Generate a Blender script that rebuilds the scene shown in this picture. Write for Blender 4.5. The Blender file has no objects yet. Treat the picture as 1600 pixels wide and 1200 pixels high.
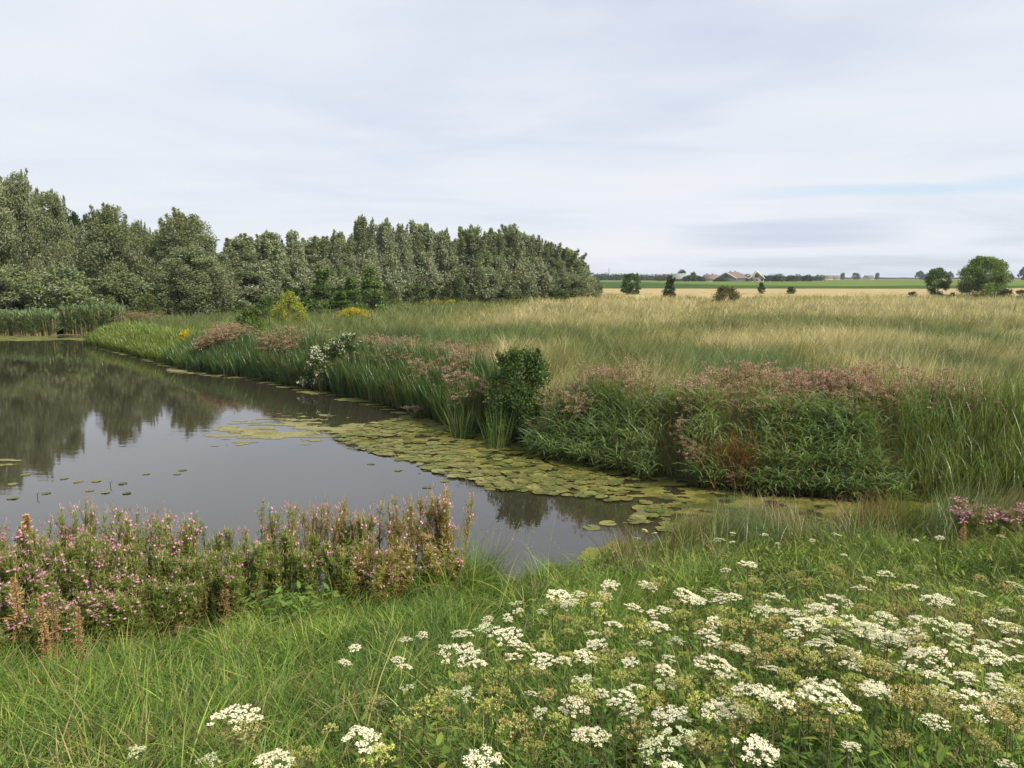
import bpy, math
import numpy as np

rng = np.random.default_rng(11)
sc = bpy.context.scene
COL = sc.collection
PI = math.pi

# ------------------------------------------------------------------ camera geometry
F, CX, CY = 1200.0, 800.0, 600.0
PITCH = math.atan(167 / 1200)
CAMZ = 4.0
cP, sP = math.cos(PITCH), math.sin(PITCH)


def ray(px, py):
    a, b = (px - CX) / F, (CY - py) / F
    return a, cP + b * sP, -sP + b * cP


def on_z(px, py, z=0.0):
    a, dy, dz = ray(px, py)
    t = (z - CAMZ) / dz
    return a * t, dy * t


def at_y(px, py, Y):
    a, dy, dz = ray(px, py)
    t = Y / dy
    return a * t, CAMZ + dz * t


# ------------------------------------------------------------------ noise
def vnoise(x, y, seed=0):
    x = np.asarray(x, float); y = np.asarray(y, float)
    xi = np.floor(x).astype(np.int64); yi = np.floor(y).astype(np.int64)
    xf = x - xi; yf = y - yi
    u = xf * xf * (3 - 2 * xf); v = yf * yf * (3 - 2 * yf)

    def h(i, j):
        n = (i * 374761393 + j * 668265263 + seed * 974711) & 0xFFFFFFFF
        n = ((n ^ (n >> 13)) * 1274126177) & 0xFFFFFFFF
        return ((n ^ (n >> 16)) & 0xFFFF) / 65535.0
    return (h(xi, yi) * (1 - u) + h(xi + 1, yi) * u) * (1 - v) + (h(xi, yi + 1) * (1 - u) + h(xi + 1, yi + 1) * u) * v


def fbm(x, y, seed=0, o=3):
    s = 0; a = .5; t = 0
    for k in range(o):
        s = s + a * vnoise(np.asarray(x) * 2 ** k, np.asarray(y) * 2 ** k, seed + k * 17); t += a; a *= .5
    return s / t


def smooth(a, b, x):
    t = np.clip((np.asarray(x, float) - a) / (b - a), 0, 1)
    return t * t * (3 - 2 * t)


# ------------------------------------------------------------------ shorelines and terrain
FARPX = [(-700, 527), (0, 523), (100, 520), (185, 516), (170, 526), (138, 537), (200, 552), (300, 578), (400, 590), (470, 604), (560, 622),
         (640, 642), (720, 672), (800, 692), (880, 715), (1000, 738), (1080, 755), (1200, 768), (1400, 778), (1600, 786),
         (1800, 792), (2300, 800)]
FAR = np.array([on_z(*p) for p in FARPX])
NEAR = np.array([(-45, 11.5), (-30, 10), (-12, 8.6), (-6, 8.4), (-3, 8.7), (-1.5, 9.2), (-.7, 9.75), (0, 9.5), (1.2, 10.2), (2.6, 11.0), (5, 11.6),
                 (8.6, 12.0), (16, 12.6), (30, 13.0)])
POND = np.vstack([FAR, [[30, 13.2]], NEAR[::-1]])


def near_y(x):
    return np.interp(x, NEAR[:, 0], NEAR[:, 1])


def inside(poly, x, y):
    x = np.asarray(x); y = np.asarray(y); r = np.zeros(x.shape, bool); n = len(poly)
    for i in range(n):
        x0, y0 = poly[i]; x1, y1 = poly[(i + 1) % n]
        c = ((y0 > y) != (y1 > y)) & (x < (x1 - x0) * (y - y0) / (y1 - y0 + 1e-12) + x0)
        r ^= c
    return r


def dist_line(pl, x, y, closed=False):
    x = np.asarray(x, float); y = np.asarray(y, float); d = np.full(x.shape, 1e9)
    n = len(pl)
    for i in range(n if closed else n - 1):
        ax, ay = pl[i]; bx, by = pl[(i + 1) % n]
        vx, vy = bx - ax, by - ay
        t = np.clip(((x - ax) * vx + (y - ay) * vy) / (vx * vx + vy * vy + 1e-12), 0, 1)
        d = np.minimum(d, np.hypot(x - ax - t * vx, y - ay - t * vy))
    return d


def ground(x, y):
    x = np.asarray(x, float); y = np.asarray(y, float)
    ny = near_y(x)
    near = y < ny
    zn = np.clip(.04 + 2.05 * (ny - y) / (ny - 1.8), 0, 2.4)
    ins = inside(POND, x, y)
    df = dist_line(FAR, x, y)
    zf = .06 + .42 * smooth(0, 1.6, df) + .12 * (fbm(x * .12, y * .12, 3) - .5) * smooth(1, 6, df)
    dn = np.minimum(df, np.maximum(ny - y, y - ny))
    zp = -.05 - .6 * smooth(0, 1.5, dn)
    z = np.where(near, zn + .10 * (fbm(x * .9, y * .9, 5) - .5) * smooth(0, 1, ny - y), np.where(ins, zp, zf))
    return z


def on_ground(px, py, hh=0.0, tmin=1.2, tmax=300):
    a, dy, dz = ray(px, py)
    t = np.concatenate([np.arange(tmin, 30, .02), np.arange(30, tmax, .1)])
    z = CAMZ + dz * t - ground(a * t, dy * t) - hh
    k = np.argmax(z <= 0)
    if z[k] > 0: k = len(t) - 1
    return a * t[k], dy * t[k]


# ------------------------------------------------------------------ mesh builder
class Geo:
    def __init__(s): s.V = []; s.C = []; s.L = []; s.K = []; s.M = []; s.n = 0

    def add(s, V, Fq, col, mi=0):
        V = np.asarray(V, np.float32).reshape(-1, 3); Fq = np.asarray(Fq, np.int64)
        col = np.asarray(col, np.float32)
        if col.ndim > 2: col = col.reshape(-1, 3)
        if col.ndim == 1: col = np.broadcast_to(col, (len(V), 3))
        s.V.append(V); s.C.append(col); s.L.append((Fq + s.n).ravel())
        s.K.append(np.full(len(Fq), Fq.shape[1])); s.M.append(np.full(len(Fq), mi)); s.n += len(V)

    def mesh(s, name, mats, smooth_=False):
        V = np.concatenate(s.V); C = np.concatenate(s.C); L = np.concatenate(s.L); K = np.concatenate(s.K); M = np.concatenate(s.M)
        me = bpy.data.meshes.new(name)
        me.vertices.add(len(V)); me.vertices.foreach_set('co', V.ravel())
        me.loops.add(len(L)); me.loops.foreach_set('vertex_index', L.astype(np.int32))
        me.polygons.add(len(K)); me.polygons.foreach_set('loop_start', np.concatenate([[0], np.cumsum(K)[:-1]]).astype(np.int32))
        for m in (mats if isinstance(mats, (list, tuple)) else [mats]): me.materials.append(m)
        if M.any(): me.polygons.foreach_set('material_index', M.astype(np.int32))
        if smooth_: me.polygons.foreach_set('use_smooth', np.ones(len(K), bool))
        at = me.attributes.new('col', 'FLOAT_COLOR', 'POINT')
        at.data.foreach_set('color', np.hstack([C, np.ones((len(C), 1), np.float32)]).astype(np.float32).ravel())
        me.update(calc_edges=True)
        return me


def link(name, me, parent=None, loc=(0, 0, 0)):
    o = bpy.data.objects.new(name, me); COL.objects.link(o); o.location = loc
    if parent is not None: o.parent = parent
    return o


def tag(o, label=None, cat=None, group=None, kind=None):
    if label: o['label'] = label
    if cat: o['category'] = cat
    if group: o['group'] = group
    if kind: o['kind'] = kind
    return o


def thing(name, label, cat, loc, group=None, rz=0.0, scale=(1, 1, 1)):
    o = bpy.data.objects.new(name, None); COL.objects.link(o)
    o.location = loc; o.rotation_euler = (0, 0, rz); o.scale = scale; o.empty_display_size = .1
    return tag(o, label, cat, group)


def U(a, b, n=None): return rng.uniform(a, b, n)


def unit(v): return v / (np.linalg.norm(v, axis=-1, keepdims=True) + 1e-9)


def randdir(n): return unit(rng.normal(size=(n, 3)))


def strips(base, az, L, w, lean, droop, segs=3, prof='blade', twist=.5):
    """curved leaf strips; returns V (n,(segs+1)*2,3) and faces"""
    n = len(base); az, L, w, lean, droop = [np.broadcast_to(np.asarray(q, float), (n,)) for q in (az, L, w, lean, droop)]
    t = np.linspace(0, 1, segs + 1)
    pos = np.zeros((n, segs + 1, 3)); p = np.asarray(base, float).copy(); pos[:, 0] = p
    for k in range(segs):
        th = lean + droop * ((k + .5) / segs)
        d = np.stack([np.sin(th) * np.cos(az), np.sin(th) * np.sin(az), np.cos(th)], 1)
        p = p + d * (L / segs)[:, None]; pos[:, k + 1] = p
    if prof == 'blade': wp = np.maximum((1 - t) ** .7, .06)
    elif prof == 'lens': wp = np.maximum(np.sin(PI * np.clip(t * .93 + .07, 0, 1)) ** .8, .06)
    else: wp = np.ones_like(t)
    tw = U(-twist, twist, n)
    sd = np.stack([-np.sin(az + tw), np.cos(az + tw), np.sin(tw) * .4], 1)
    off = sd[:, None, :] * (w[:, None] * wp[None, :] * .5)[:, :, None]
    V = np.stack([pos - off, pos + off], 2).reshape(n, (segs + 1) * 2, 3)
    k = np.arange(segs) * 2
    f = np.stack([k, k + 1, k + 3, k + 2], 1)
    Fq = (np.arange(n)[:, None, None] * (segs + 1) * 2 + f[None]).reshape(-1, 4)
    return V, Fq, t


def add_strips(g, base, az, L, w, lean, droop, col, segs=3, prof='blade', tipcol=None, twist=.5, mi=0):
    V, Fq, t = strips(base, az, L, w, lean, droop, segs, prof, twist)
    n = len(base); col = np.asarray(col, float)
    if col.ndim == 1: col = np.broadcast_to(col, (n, 3))
    C = np.repeat(col[:, None, :], (segs + 1) * 2, 1)
    if tipcol is not None:
        tc = np.asarray(tipcol, float)
        if tc.ndim == 1: tc = np.broadcast_to(tc, (n, 3))
        tt = np.repeat(t, 2)[None, :, None] ** 1.5
        C = C * (1 - tt) + tc[:, None, :] * tt
    g.add(V.reshape(-1, 3), Fq, C.reshape(-1, 3), mi)


def add_diamonds(g, c, axis, L, W, col, mi=0, nrm=None):
    n = len(c); axis = unit(axis)
    r = randdir(n) if nrm is None else nrm
    s = unit(np.cross(axis, r)); L = np.broadcast_to(L, (n,))[:, None]; W = np.broadcast_to(W, (n,))[:, None]
    V = np.stack([c - axis * L / 2, c + s * W / 2 - axis * L * .06, c + axis * L / 2, c - s * W / 2 - axis * L * .06], 1)
    col = np.asarray(col, float)
    if col.ndim == 1: col = np.broadcast_to(col, (n, 3))
    g.add(V.reshape(-1, 3), np.arange(n * 4).reshape(-1, 4), np.repeat(col, 4, 0), mi)


def add_tube(g, pts, rad, col, nseg=6, mi=0):
    pts = np.asarray(pts, float); n = len(pts); rad = np.broadcast_to(np.asarray(rad, float), (n,))
    d = unit(np.gradient(pts, axis=0)); ref = np.array([.31, .87, .11])
    s = unit(np.cross(d, ref)); u = np.cross(s, d)
    a = np.linspace(0, 2 * PI, nseg, endpoint=False)
    V = pts[:, None] + rad[:, None, None] * (np.cos(a)[None, :, None] * s[:, None] + np.sin(a)[None, :, None] * u[:, None])
    i = np.arange(n - 1)[:, None] * nseg; j = np.arange(nseg)[None]; j2 = (j + 1) % nseg
    Fq = np.stack([i + j, i + j2, i + nseg + j2, i + nseg + j], 2).reshape(-1, 4)
    g.add(V.reshape(-1, 3), Fq, col, mi)


def jit(col, n, amt=.25, hue=.12):
    c = np.asarray(col, float)[None] * (1 + U(-amt, amt, (n, 1))) * (1 + U(-hue, hue, (n, 3)))
    return np.clip(c, .003, .95)


def mixc(a, b, t): return np.asarray(a)[None] * (1 - t[:, None]) + np.asarray(b)[None] * t[:, None]


# ------------------------------------------------------------------ materials
def nodes(name):
    m = bpy.data.materials.new(name); m.use_nodes = True; nt = m.node_tree; nt.nodes.clear()
    out = nt.nodes.new('ShaderNodeOutputMaterial'); return m, nt, nt.nodes, nt.links, out


def leafmat(name, trans=.3, gloss=.04, rough=.45, back=None, objvar=.0):
    m, nt, N, Lk, out = nodes(name)
    at = N.new('ShaderNodeAttribute'); at.attribute_name = 'col'; c = at.outputs['Color']
    if objvar:
        oi = N.new('ShaderNodeObjectInfo'); mr = N.new('ShaderNodeMapRange')
        mr.inputs['To Min'].default_value = 1 - objvar; mr.inputs['To Max'].default_value = 1 + objvar
        Lk.new(oi.outputs['Random'], mr.inputs['Value'])
        hs = N.new('ShaderNodeHueSaturation'); Lk.new(c, hs.inputs['Color']); Lk.new(mr.outputs[0], hs.inputs['Value']); c = hs.outputs[0]
    if back is not None:
        ge = N.new('ShaderNodeNewGeometry'); mx = N.new('ShaderNodeMix'); mx.data_type = 'RGBA'
        mx.inputs['B'].default_value = (*back, 1); Lk.new(ge.outputs['Backfacing'], mx.inputs['Factor']); Lk.new(c, mx.inputs['A']); c = mx.outputs['Result']
    d = N.new('ShaderNodeBsdfDiffuse'); t = N.new('ShaderNodeBsdfTranslucent'); Lk.new(c, d.inputs[0])
    br = N.new('ShaderNodeMix'); br.data_type = 'RGBA'; br.blend_type = 'MULTIPLY'; br.inputs['Factor'].default_value = 1
    br.inputs['B'].default_value = (1.5, 1.6, .7, 1); Lk.new(c, br.inputs['A']); Lk.new(br.outputs['Result'], t.inputs[0])
    mx = N.new('ShaderNodeMixShader'); mx.inputs[0].default_value = trans; Lk.new(d.outputs[0], mx.inputs[1]); Lk.new(t.outputs[0], mx.inputs[2])
    gl = N.new('ShaderNodeBsdfGlossy'); gl.inputs['Roughness'].default_value = rough; gl.inputs[0].default_value = (.8, .85, .8, 1)
    m2 = N.new('ShaderNodeMixShader'); m2.inputs[0].default_value = gloss; Lk.new(mx.outputs[0], m2.inputs[1]); Lk.new(gl.outputs[0], m2.inputs[2])
    Lk.new(m2.outputs[0], out.inputs['Surface']); return m


def colmat(name, rough=.8, noise=0, nscale=5.0):
    m, nt, N, Lk, out = nodes(name)
    at = N.new('ShaderNodeAttribute'); at.attribute_name = 'col'; c = at.outputs['Color']
    if noise:
        tc = N.new('ShaderNodeTexCoord'); nz = N.new('ShaderNodeTexNoise'); nz.inputs['Scale'].default_value = nscale; nz.inputs['Detail'].default_value = 5
        Lk.new(tc.outputs['Object'], nz.inputs['Vector'])
        mr = N.new('ShaderNodeMapRange'); mr.inputs['To Min'].default_value = 1 - noise; mr.inputs['To Max'].default_value = 1 + noise
        Lk.new(nz.outputs['Fac'], mr.inputs['Value'])
        hs = N.new('ShaderNodeHueSaturation'); Lk.new(c, hs.inputs['Color']); Lk.new(mr.outputs[0], hs.inputs['Value']); c = hs.outputs[0]
    b = N.new('ShaderNodeBsdfPrincipled'); b.inputs['Roughness'].default_value = rough; Lk.new(c, b.inputs['Base Color'])
    Lk.new(b.outputs[0], out.inputs['Surface']); return m


M_GRASS = leafmat('grass_blades', .26, .02, .45)
M_LEAF = leafmat('green_leaf', .3, .02, .45, objvar=.15)
M_WILLOW = leafmat('willow_leaf', .25, .03, .5, back=(.285, .312, .228), objvar=.16)
M_CRACK = leafmat('crack_willow_leaf', .25, .02, .5, back=(.24, .265, .172), objvar=.14)
M_REED = leafmat('reed_leaf', .36, .04, .42)
M_HERB = leafmat('herb_leaf', .48, .015, .5, objvar=.12)
M_FLOWER = leafmat('petal', .25, .0, .6, objvar=.06)
M_SEED = leafmat('dry_seed', .15, .0, .6, objvar=.2)
M_STEM = leafmat('stem', .1, .03, .5)
M_BARK = colmat('bark', .9, .5, 6)
M_PAD = leafmat('lily_leaf', .05, .10, .33, objvar=.3)
M_WEED = leafmat('duckweed', .0, .03, .5)


def ground_material():
    m, nt, N, Lk, out = nodes('soil_and_turf')
    tc = N.new('ShaderNodeTexCoord'); at = N.new('ShaderNodeAttribute'); at.attribute_name = 'col'
    nz = N.new('ShaderNodeTexNoise'); nz.inputs['Scale'].default_value = 1.3; nz.inputs['Detail'].default_value = 8; Lk.new(tc.outputs['Object'], nz.inputs['Vector'])
    mr = N.new('ShaderNodeMapRange'); mr.inputs['To Min'].default_value = .6; mr.inputs['To Max'].default_value = 1.4; Lk.new(nz.outputs['Fac'], mr.inputs['Value'])
    hs = N.new('ShaderNodeHueSaturation'); Lk.new(at.outputs['Color'], hs.inputs['Color']); Lk.new(mr.outputs[0], hs.inputs['Value'])
    b = N.new('ShaderNodeBsdfDiffuse'); Lk.new(hs.outputs[0], b.inputs[0])
    bp = N.new('ShaderNodeBump'); bp.inputs['Strength'].default_value = .6; bp.inputs['Distance'].default_value = .2
    Lk.new(nz.outputs['Fac'], bp.inputs['Height']); Lk.new(bp.outputs[0], b.inputs['Normal'])
    Lk.new(b.outputs[0], out.inputs['Surface']); return m


def field_material(name, c1, c2, sx, sy):
    m, nt, N, Lk, out = nodes(name)
    tc = N.new('ShaderNodeTexCoord'); mp = N.new('ShaderNodeMapping'); mp.inputs['Scale'].default_value = (sx, sy, 1); Lk.new(tc.outputs['Object'], mp.inputs[0])
    nz = N.new('ShaderNodeTexNoise'); nz.inputs['Scale'].default_value = 1; nz.inputs['Detail'].default_value = 6; Lk.new(mp.outputs[0], nz.inputs['Vector'])
    rp = N.new('ShaderNodeValToRGB'); rp.color_ramp.elements[0].position = .3; rp.color_ramp.elements[1].position = .7
    rp.color_ramp.elements[0].color = (*c1, 1); rp.color_ramp.elements[1].color = (*c2, 1); Lk.new(nz.outputs['Fac'], rp.inputs[0])
    b = N.new('ShaderNodeBsdfDiffuse'); Lk.new(rp.outputs[0], b.inputs[0]); Lk.new(b.outputs[0], out.inputs['Surface']); return m


def water_material():
    m, nt, N, Lk, out = nodes('pond_water')
    tc = N.new('ShaderNodeTexCoord'); mp = N.new('ShaderNodeMapping'); mp.inputs['Scale'].default_value = (.8, 2.0, 1); Lk.new(tc.outputs['Object'], mp.inputs[0])
    nz = N.new('ShaderNodeTexNoise'); nz.inputs['Scale'].default_value = 2.2; nz.inputs['Detail'].default_value = 3; Lk.new(mp.outputs[0], nz.inputs['Vector'])
    n2 = N.new('ShaderNodeTexNoise'); n2.inputs['Scale'].default_value = .25; n2.inputs['Detail'].default_value = 1; Lk.new(mp.outputs[0], n2.inputs['Vector'])
    mm = N.new('ShaderNodeMath'); mm.operation = 'MULTIPLY'; Lk.new(nz.outputs['Fac'], mm.inputs[0]); Lk.new(n2.outputs['Fac'], mm.inputs[1])
    bp = N.new('ShaderNodeBump'); bp.inputs['Strength'].default_value = .022; bp.inputs['Distance'].default_value = .1; Lk.new(mm.outputs[0], bp.inputs['Height'])
    b = N.new('ShaderNodeBsdfPrincipled'); b.inputs['Base Color'].default_value = (.034, .029, .019, 1); b.inputs['Roughness'].default_value = .03
    b.inputs['IOR'].default_value = 1.68; Lk.new(bp.outputs[0], b.inputs['Normal']); Lk.new(b.outputs[0], out.inputs['Surface']); return m


# ------------------------------------------------------------------ ground sheet, water, fields
def graded(lo, hi, a, b, step, grow=1.12):
    v = list(np.arange(a, b + 1e-6, step)); s = step
    while v[-1] < hi: s *= grow; v.append(v[-1] + s)
    s = step; w = [a]
    while w[-1] > lo: s *= grow; w.append(w[-1] - s)
    return np.array(w[:0:-1] + v)


gx = graded(-6000, 6000, -42, 22, .3); gy = graded(-60, 9000, -1, 58, .25)
X, Y = np.meshgrid(gx, gy); Z = ground(X, Y)
nx, nyy = len(gx), len(gy)
I = (np.arange(nyy - 1)[:, None] * nx + np.arange(nx - 1)[None]).ravel()
FQ = np.stack([I, I + 1, I + nx + 1, I + nx], 1)
g = Geo()
gc = np.where((Y < near_y(X))[..., None], np.array([.030, .036, .013]), np.array([.05, .052, .02]))
fr = smooth(60, 120, Y)[..., None]
gc = gc * (1 - fr) + np.array([.20, .16, .065]) * fr
fr2 = smooth(500, 900, Y)[..., None]
gc = gc * (1 - fr2) + np.array([.09, .12, .045]) * fr2
g.add(np.stack([X, Y, Z], -1).reshape(-1, 3), FQ, gc.reshape(-1, 3))
o = link('ground', g.mesh('ground', ground_material(), True)); tag(o, kind='structure')

g = Geo(); g.add([(-120, 4, 0), (60, 4, 0), (60, 62, 0), (-120, 62, 0)], [[0, 1, 2, 3]], (.05, .05, .03))
o = link('pond_water', g.mesh('pond_water', water_material())); tag(o, kind='structure')


def field(name, x0, x1, y0, y1, z, mat, bump):
    xs = np.linspace(x0, x1, 160); ys = np.linspace(y0, y1, 90)
    A, B = np.meshgrid(xs, ys)
    C = z + bump * (vnoise(A * .9, B * .5, 4) - .5) + 2 * bump * (vnoise(A * .03, B * .03, 8) - .5)
    C[0, :] = .3; C[-1, :] = .3; C[:, 0] = .3; C[:, -1] = .3
    i = (np.arange(89)[:, None] * 160 + np.arange(159)[None]).ravel()
    g = Geo(); g.add(np.stack([A, B, C], -1).reshape(-1, 3), np.stack([i, i + 1, i + 161, i + 160], 1), (.1, .1, .1))
    return tag(link(name, g.mesh(name, mat)), kind='structure')


field('wheat_field', -60, 900, 128, 205, 1.0, field_material('ripe_wheat', (.33, .265, .135), (.43, .35, .195), .5, .12), .12)
field('crop_field', -100, 1500, 206, 460, 1.25, field_material('green_crop', (.045, .085, .03), (.075, .125, .04), .25, .06), .2)
field('far_pasture', 60, 1800, 250, 520, 1.42, field_material('pasture', (.11, .16, .04), (.15, .20, .055), .05, .03), .1)
field('far_meadow', -400, 2500, 540, 1200, 1.3, field_material('far_grass', (.12, .15, .06), (.17, .19, .08), .02, .01), .2)

# ------------------------------------------------------------------ meadow colour zones (species of grass)
BLUEG = np.array([.135, .19, .078]); OLIVE = np.array([.19, .195, .06]); STRAW = np.array([.46, .40, .22]); FRESH = np.array([.135, .185, .036]); DKG = np.array([.035, .06, .022])


def zone(px, py, rx, ry, z=1.2):
    x, y = on_z(px, py, z); xl, _ = on_z(px - rx, py, z); _, yu = on_z(px, py - ry, z); _, yd = on_z(px, py + ry, z)
    return x, y, abs(x - xl), max(yu - y, y - yd)


Z_GREEN = [zone(860, 512, 130, 10), zone(690, 522, 80, 12), zone(1080, 548, 70, 8), zone(1390, 535, 120, 8), zone(1560, 520, 90, 22), zone(1590, 560, 60, 20),
           zone(470, 520, 120, 14), zone(1220, 552, 60, 7), zone(360, 560, 70, 18)]
Z_STRAW = [zone(640, 488, 110, 10), zone(960, 470, 140, 8), zone(1250, 470, 260, 10), zone(1500, 468, 150, 8), zone(1090, 520, 90, 8), zone(1210, 515, 90, 10), zone(800, 480, 120, 8), zone(960, 495, 80, 6)]
Z_FRESH = [zone(200, 525, 110, 22), zone(330, 510, 80, 14), zone(100, 520, 60, 8)]
Z_DARK = [zone(962, 546, 26, 6), zone(1490, 545, 40, 5), zone(1130, 500, 30, 3), zone(620, 515, 60, 4)]


def zval(zs, x, y):
    v = np.zeros_like(x)
    for (cx, cy, rx, ry) in zs: v = np.maximum(v, np.exp(-((x - cx) / rx) ** 2 - ((y - cy) / ry) ** 2))
    return v


def meadow_col(x, y):
    n = len(x)
    r = fbm(x * .25, y * .12, 21, 4)
    dry = np.clip(.34 + .42 * smooth(20, 75, y) + 1.9 * (r - .5) + .55 * zval(Z_STRAW, x, y) + U(-.28, .28, n), 0, 1)
    dry *= 1 - .8 * smooth(-4, -14, x - .1 * y)
    gr = smooth(.30, .62, zval(Z_GREEN, x, y) * (.1 + 1.7 * fbm(x * .45, y * .18, 31, 4))) * U(.6, 1, n)
    c = np.where((dry < .5)[:, None], mixc(BLUEG, OLIVE, np.clip(dry * 2, 0, 1)), mixc(OLIVE, STRAW, np.clip(dry * 2 - 1, 0, 1)))
    c = c * (1 - gr[:, None] * .7) + BLUEG * 1.0 * gr[:, None] * .7
    f = np.clip(zval(Z_FRESH, x, y), 0, 1)[:, None] * .9; c = c * (1 - f) + FRESH * f
    d = np.clip(zval(Z_DARK, x, y), 0, 1)[:, None] * .9; c = c * (1 - d) + DKG * d
    return c * (1 + U(-.4, .4, (n, 1))), dry * (1 - gr) * (1 - f[:, 0])


def meadow(nt, per, y0, y1, Lr, wk, segs, sp):
    u = U(0, 1, nt * 2); p = .55          # tuft density falls with distance
    ty = (y0 ** p + u * (y1 ** p - y0 ** p)) ** (1 / p); tx = U(-1, 1, nt * 2) * (ty * .74 + 3)
    df = dist_line(FAR, tx, ty); ok = ~inside(POND, tx, ty) & (ty > near_y(tx) + .5) & (df > .7)
    tx, ty = tx[ok][:nt], ty[ok][:nt]; nt = len(tx); idx = np.repeat(np.arange(nt), per); n = len(idx)
    ct, dry = meadow_col(tx, ty); tl = U(.6, 1.25, nt) * (.55 + .9 * fbm(tx * .4, ty * .25, 41)) * (1 - .35 * np.clip(zval(Z_FRESH, tx, ty), 0, 1))
    xx = tx[idx] + rng.normal(0, sp, n) * (1 + ty[idx] * .02); yy = ty[idx] + rng.normal(0, sp, n) * (1 + ty[idx] * .02)
    c = ct[idx] * (1 + U(-.22, .22, (n, 1))); dry = dry[idx]
    ta = U(-.9, .9, nt) + .8 * (fbm(tx * .2, ty * .2, 47) - .5); ta = np.where(rng.random(nt) < .2, ta + PI, ta); tlean = U(.05, .45, nt)
    base = np.stack([xx, yy, ground(xx, yy) - .03], 1); st = np.clip(dry * 1.1, 0, 1)[:, None] * U(.2, .9, (n, 1))
    g = Geo(); add_strips(g, base, ta[idx] + U(-.7, .7, n), U(*Lr, n) * tl[idx], wk * yy * U(.6, 1.3, n) + .006, tlean[idx] + U(-.05, .2, n), U(.1, .8, n), c, segs, 'blade', c * (1 - st) + STRAW * 1.05 * st, .9)
    return g


g = meadow(19000, 11, 14, 62, (.55, 1.05), .00052, 3, .09)
tag(link('meadow_grass', g.mesh('meadow_grass', M_GRASS)), 'tall mixed green and straw-coloured meadow grass behind the reed bank', 'meadow', kind='stuff')
g = meadow(13000, 9, 50, 135, (.6, 1.1), .00070, 2, .14)
tag(link('dry_meadow_grass', g.mesh('dry_meadow_grass', M_GRASS)), 'dry golden meadow grass stretching back to the wheat field', 'meadow', kind='stuff')

# ------------------------------------------------------------------ near bank grass
G1 = np.array([.108, .182, .022]); G2 = np.array([.215, .285, .055]); G3 = np.array([.052, .100, .018]); TAN = np.array([.28, .235, .10])


def bank_points(n, ymin=1.5, pdens=1.0):
    u = U(0, 1, n * 3); yy = (ymin ** pdens + u * (13 ** pdens - ymin ** pdens)) ** (1 / pdens)
    xx = U(-1, 1, n * 3) * (yy * .74 + .8)
    ok = yy < near_y(xx) + .12
    return xx[ok][:n], yy[ok][:n]


def near_grass(nt, per, Lr, wr, segs, seed, spread=.07, lean=(.0, .5), droop=(.4, 1.6)):
    """grass grows in tufts: blades fan out from each tuft"""
    tx, ty = bank_points(nt, 1.5, 1.0); ok = fbm(tx * 2.3, ty * 2.3, seed + 31, 3) + U(-.15, .15, len(tx)) > .40; tx, ty = tx[ok], ty[ok]; nt = len(tx); idx = np.repeat(np.arange(nt), per); n = len(idx)
    ang = U(0, 2 * PI, n); off = np.abs(rng.normal(0, spread, n)); x = tx[idx] + off * np.cos(ang); y = ty[idx] + off * np.sin(ang)
    r = fbm(tx * 1.1, ty * 1.1, seed, 3); r2 = fbm(tx * .6 + 9, ty * .6, seed + 5, 3); tl = U(.6, 1.25, nt) * (.55 + .9 * r)
    edge = smooth(2.6, .3, near_y(tx) - ty) * smooth(.8, 2.4, tx)
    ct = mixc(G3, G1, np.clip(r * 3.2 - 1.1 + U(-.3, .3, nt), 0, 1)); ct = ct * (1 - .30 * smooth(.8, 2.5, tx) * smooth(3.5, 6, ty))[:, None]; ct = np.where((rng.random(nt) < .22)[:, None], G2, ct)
    ct = np.where((rng.random(nt) < .03 + .28 * smooth(.58, .76, r2) + .3 * edge)[:, None], mixc(np.array([.20, .175, .06]), TAN, rng.random(nt)), ct) * (1 + U(-.2, .2, (nt, 1)))
    c = ct[idx] * (1 + U(-.4, .4, (n, 1))); c = np.where((rng.random(n) < .045)[:, None], TAN * .9, c)
    wind = 2 * PI * fbm(tx * .7, ty * .7, seed + 9, 2) * 2; wa = U(.0, .6, nt)
    dx = np.cos(ang) * .8 + np.cos(wind)[idx] * wa[idx] * 1.6; dy = np.sin(ang) * .8 + np.sin(wind)[idx] * wa[idx] * 1.6
    herb = smooth(-.55, -1.4, tx + .12 * (ty - 6)) * smooth(6.0, 6.5, ty) * smooth(7.5, 7.0, ty); tl = tl * (1 - .4 * herb) * (1 + .5 * smooth(7.4, 8.0, ty) * smooth(.2, -.6, tx))
    L = U(*Lr, n) * tl[idx] * (.7 + .3 * smooth(.0, 1.2, near_y(tx) - ty))[idx]
    base = np.stack([x, y, ground(x, y) - .02], 1)
    g = Geo(); add_strips(g, base, np.arctan2(dy, dx), L, U(*wr, n), U(*lean, n) + off * 2, U(*droop, n), c, segs, 'blade', c * 1.08, .8)
    return g


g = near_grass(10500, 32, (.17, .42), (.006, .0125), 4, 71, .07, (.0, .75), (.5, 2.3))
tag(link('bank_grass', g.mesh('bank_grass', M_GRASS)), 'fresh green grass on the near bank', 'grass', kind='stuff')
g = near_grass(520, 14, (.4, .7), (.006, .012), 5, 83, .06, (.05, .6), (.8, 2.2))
tag(link('long_grass', g.mesh('long_grass', M_GRASS)), 'longer arching grass blades rising out of the near bank', 'grass', kind='stuff')

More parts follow.
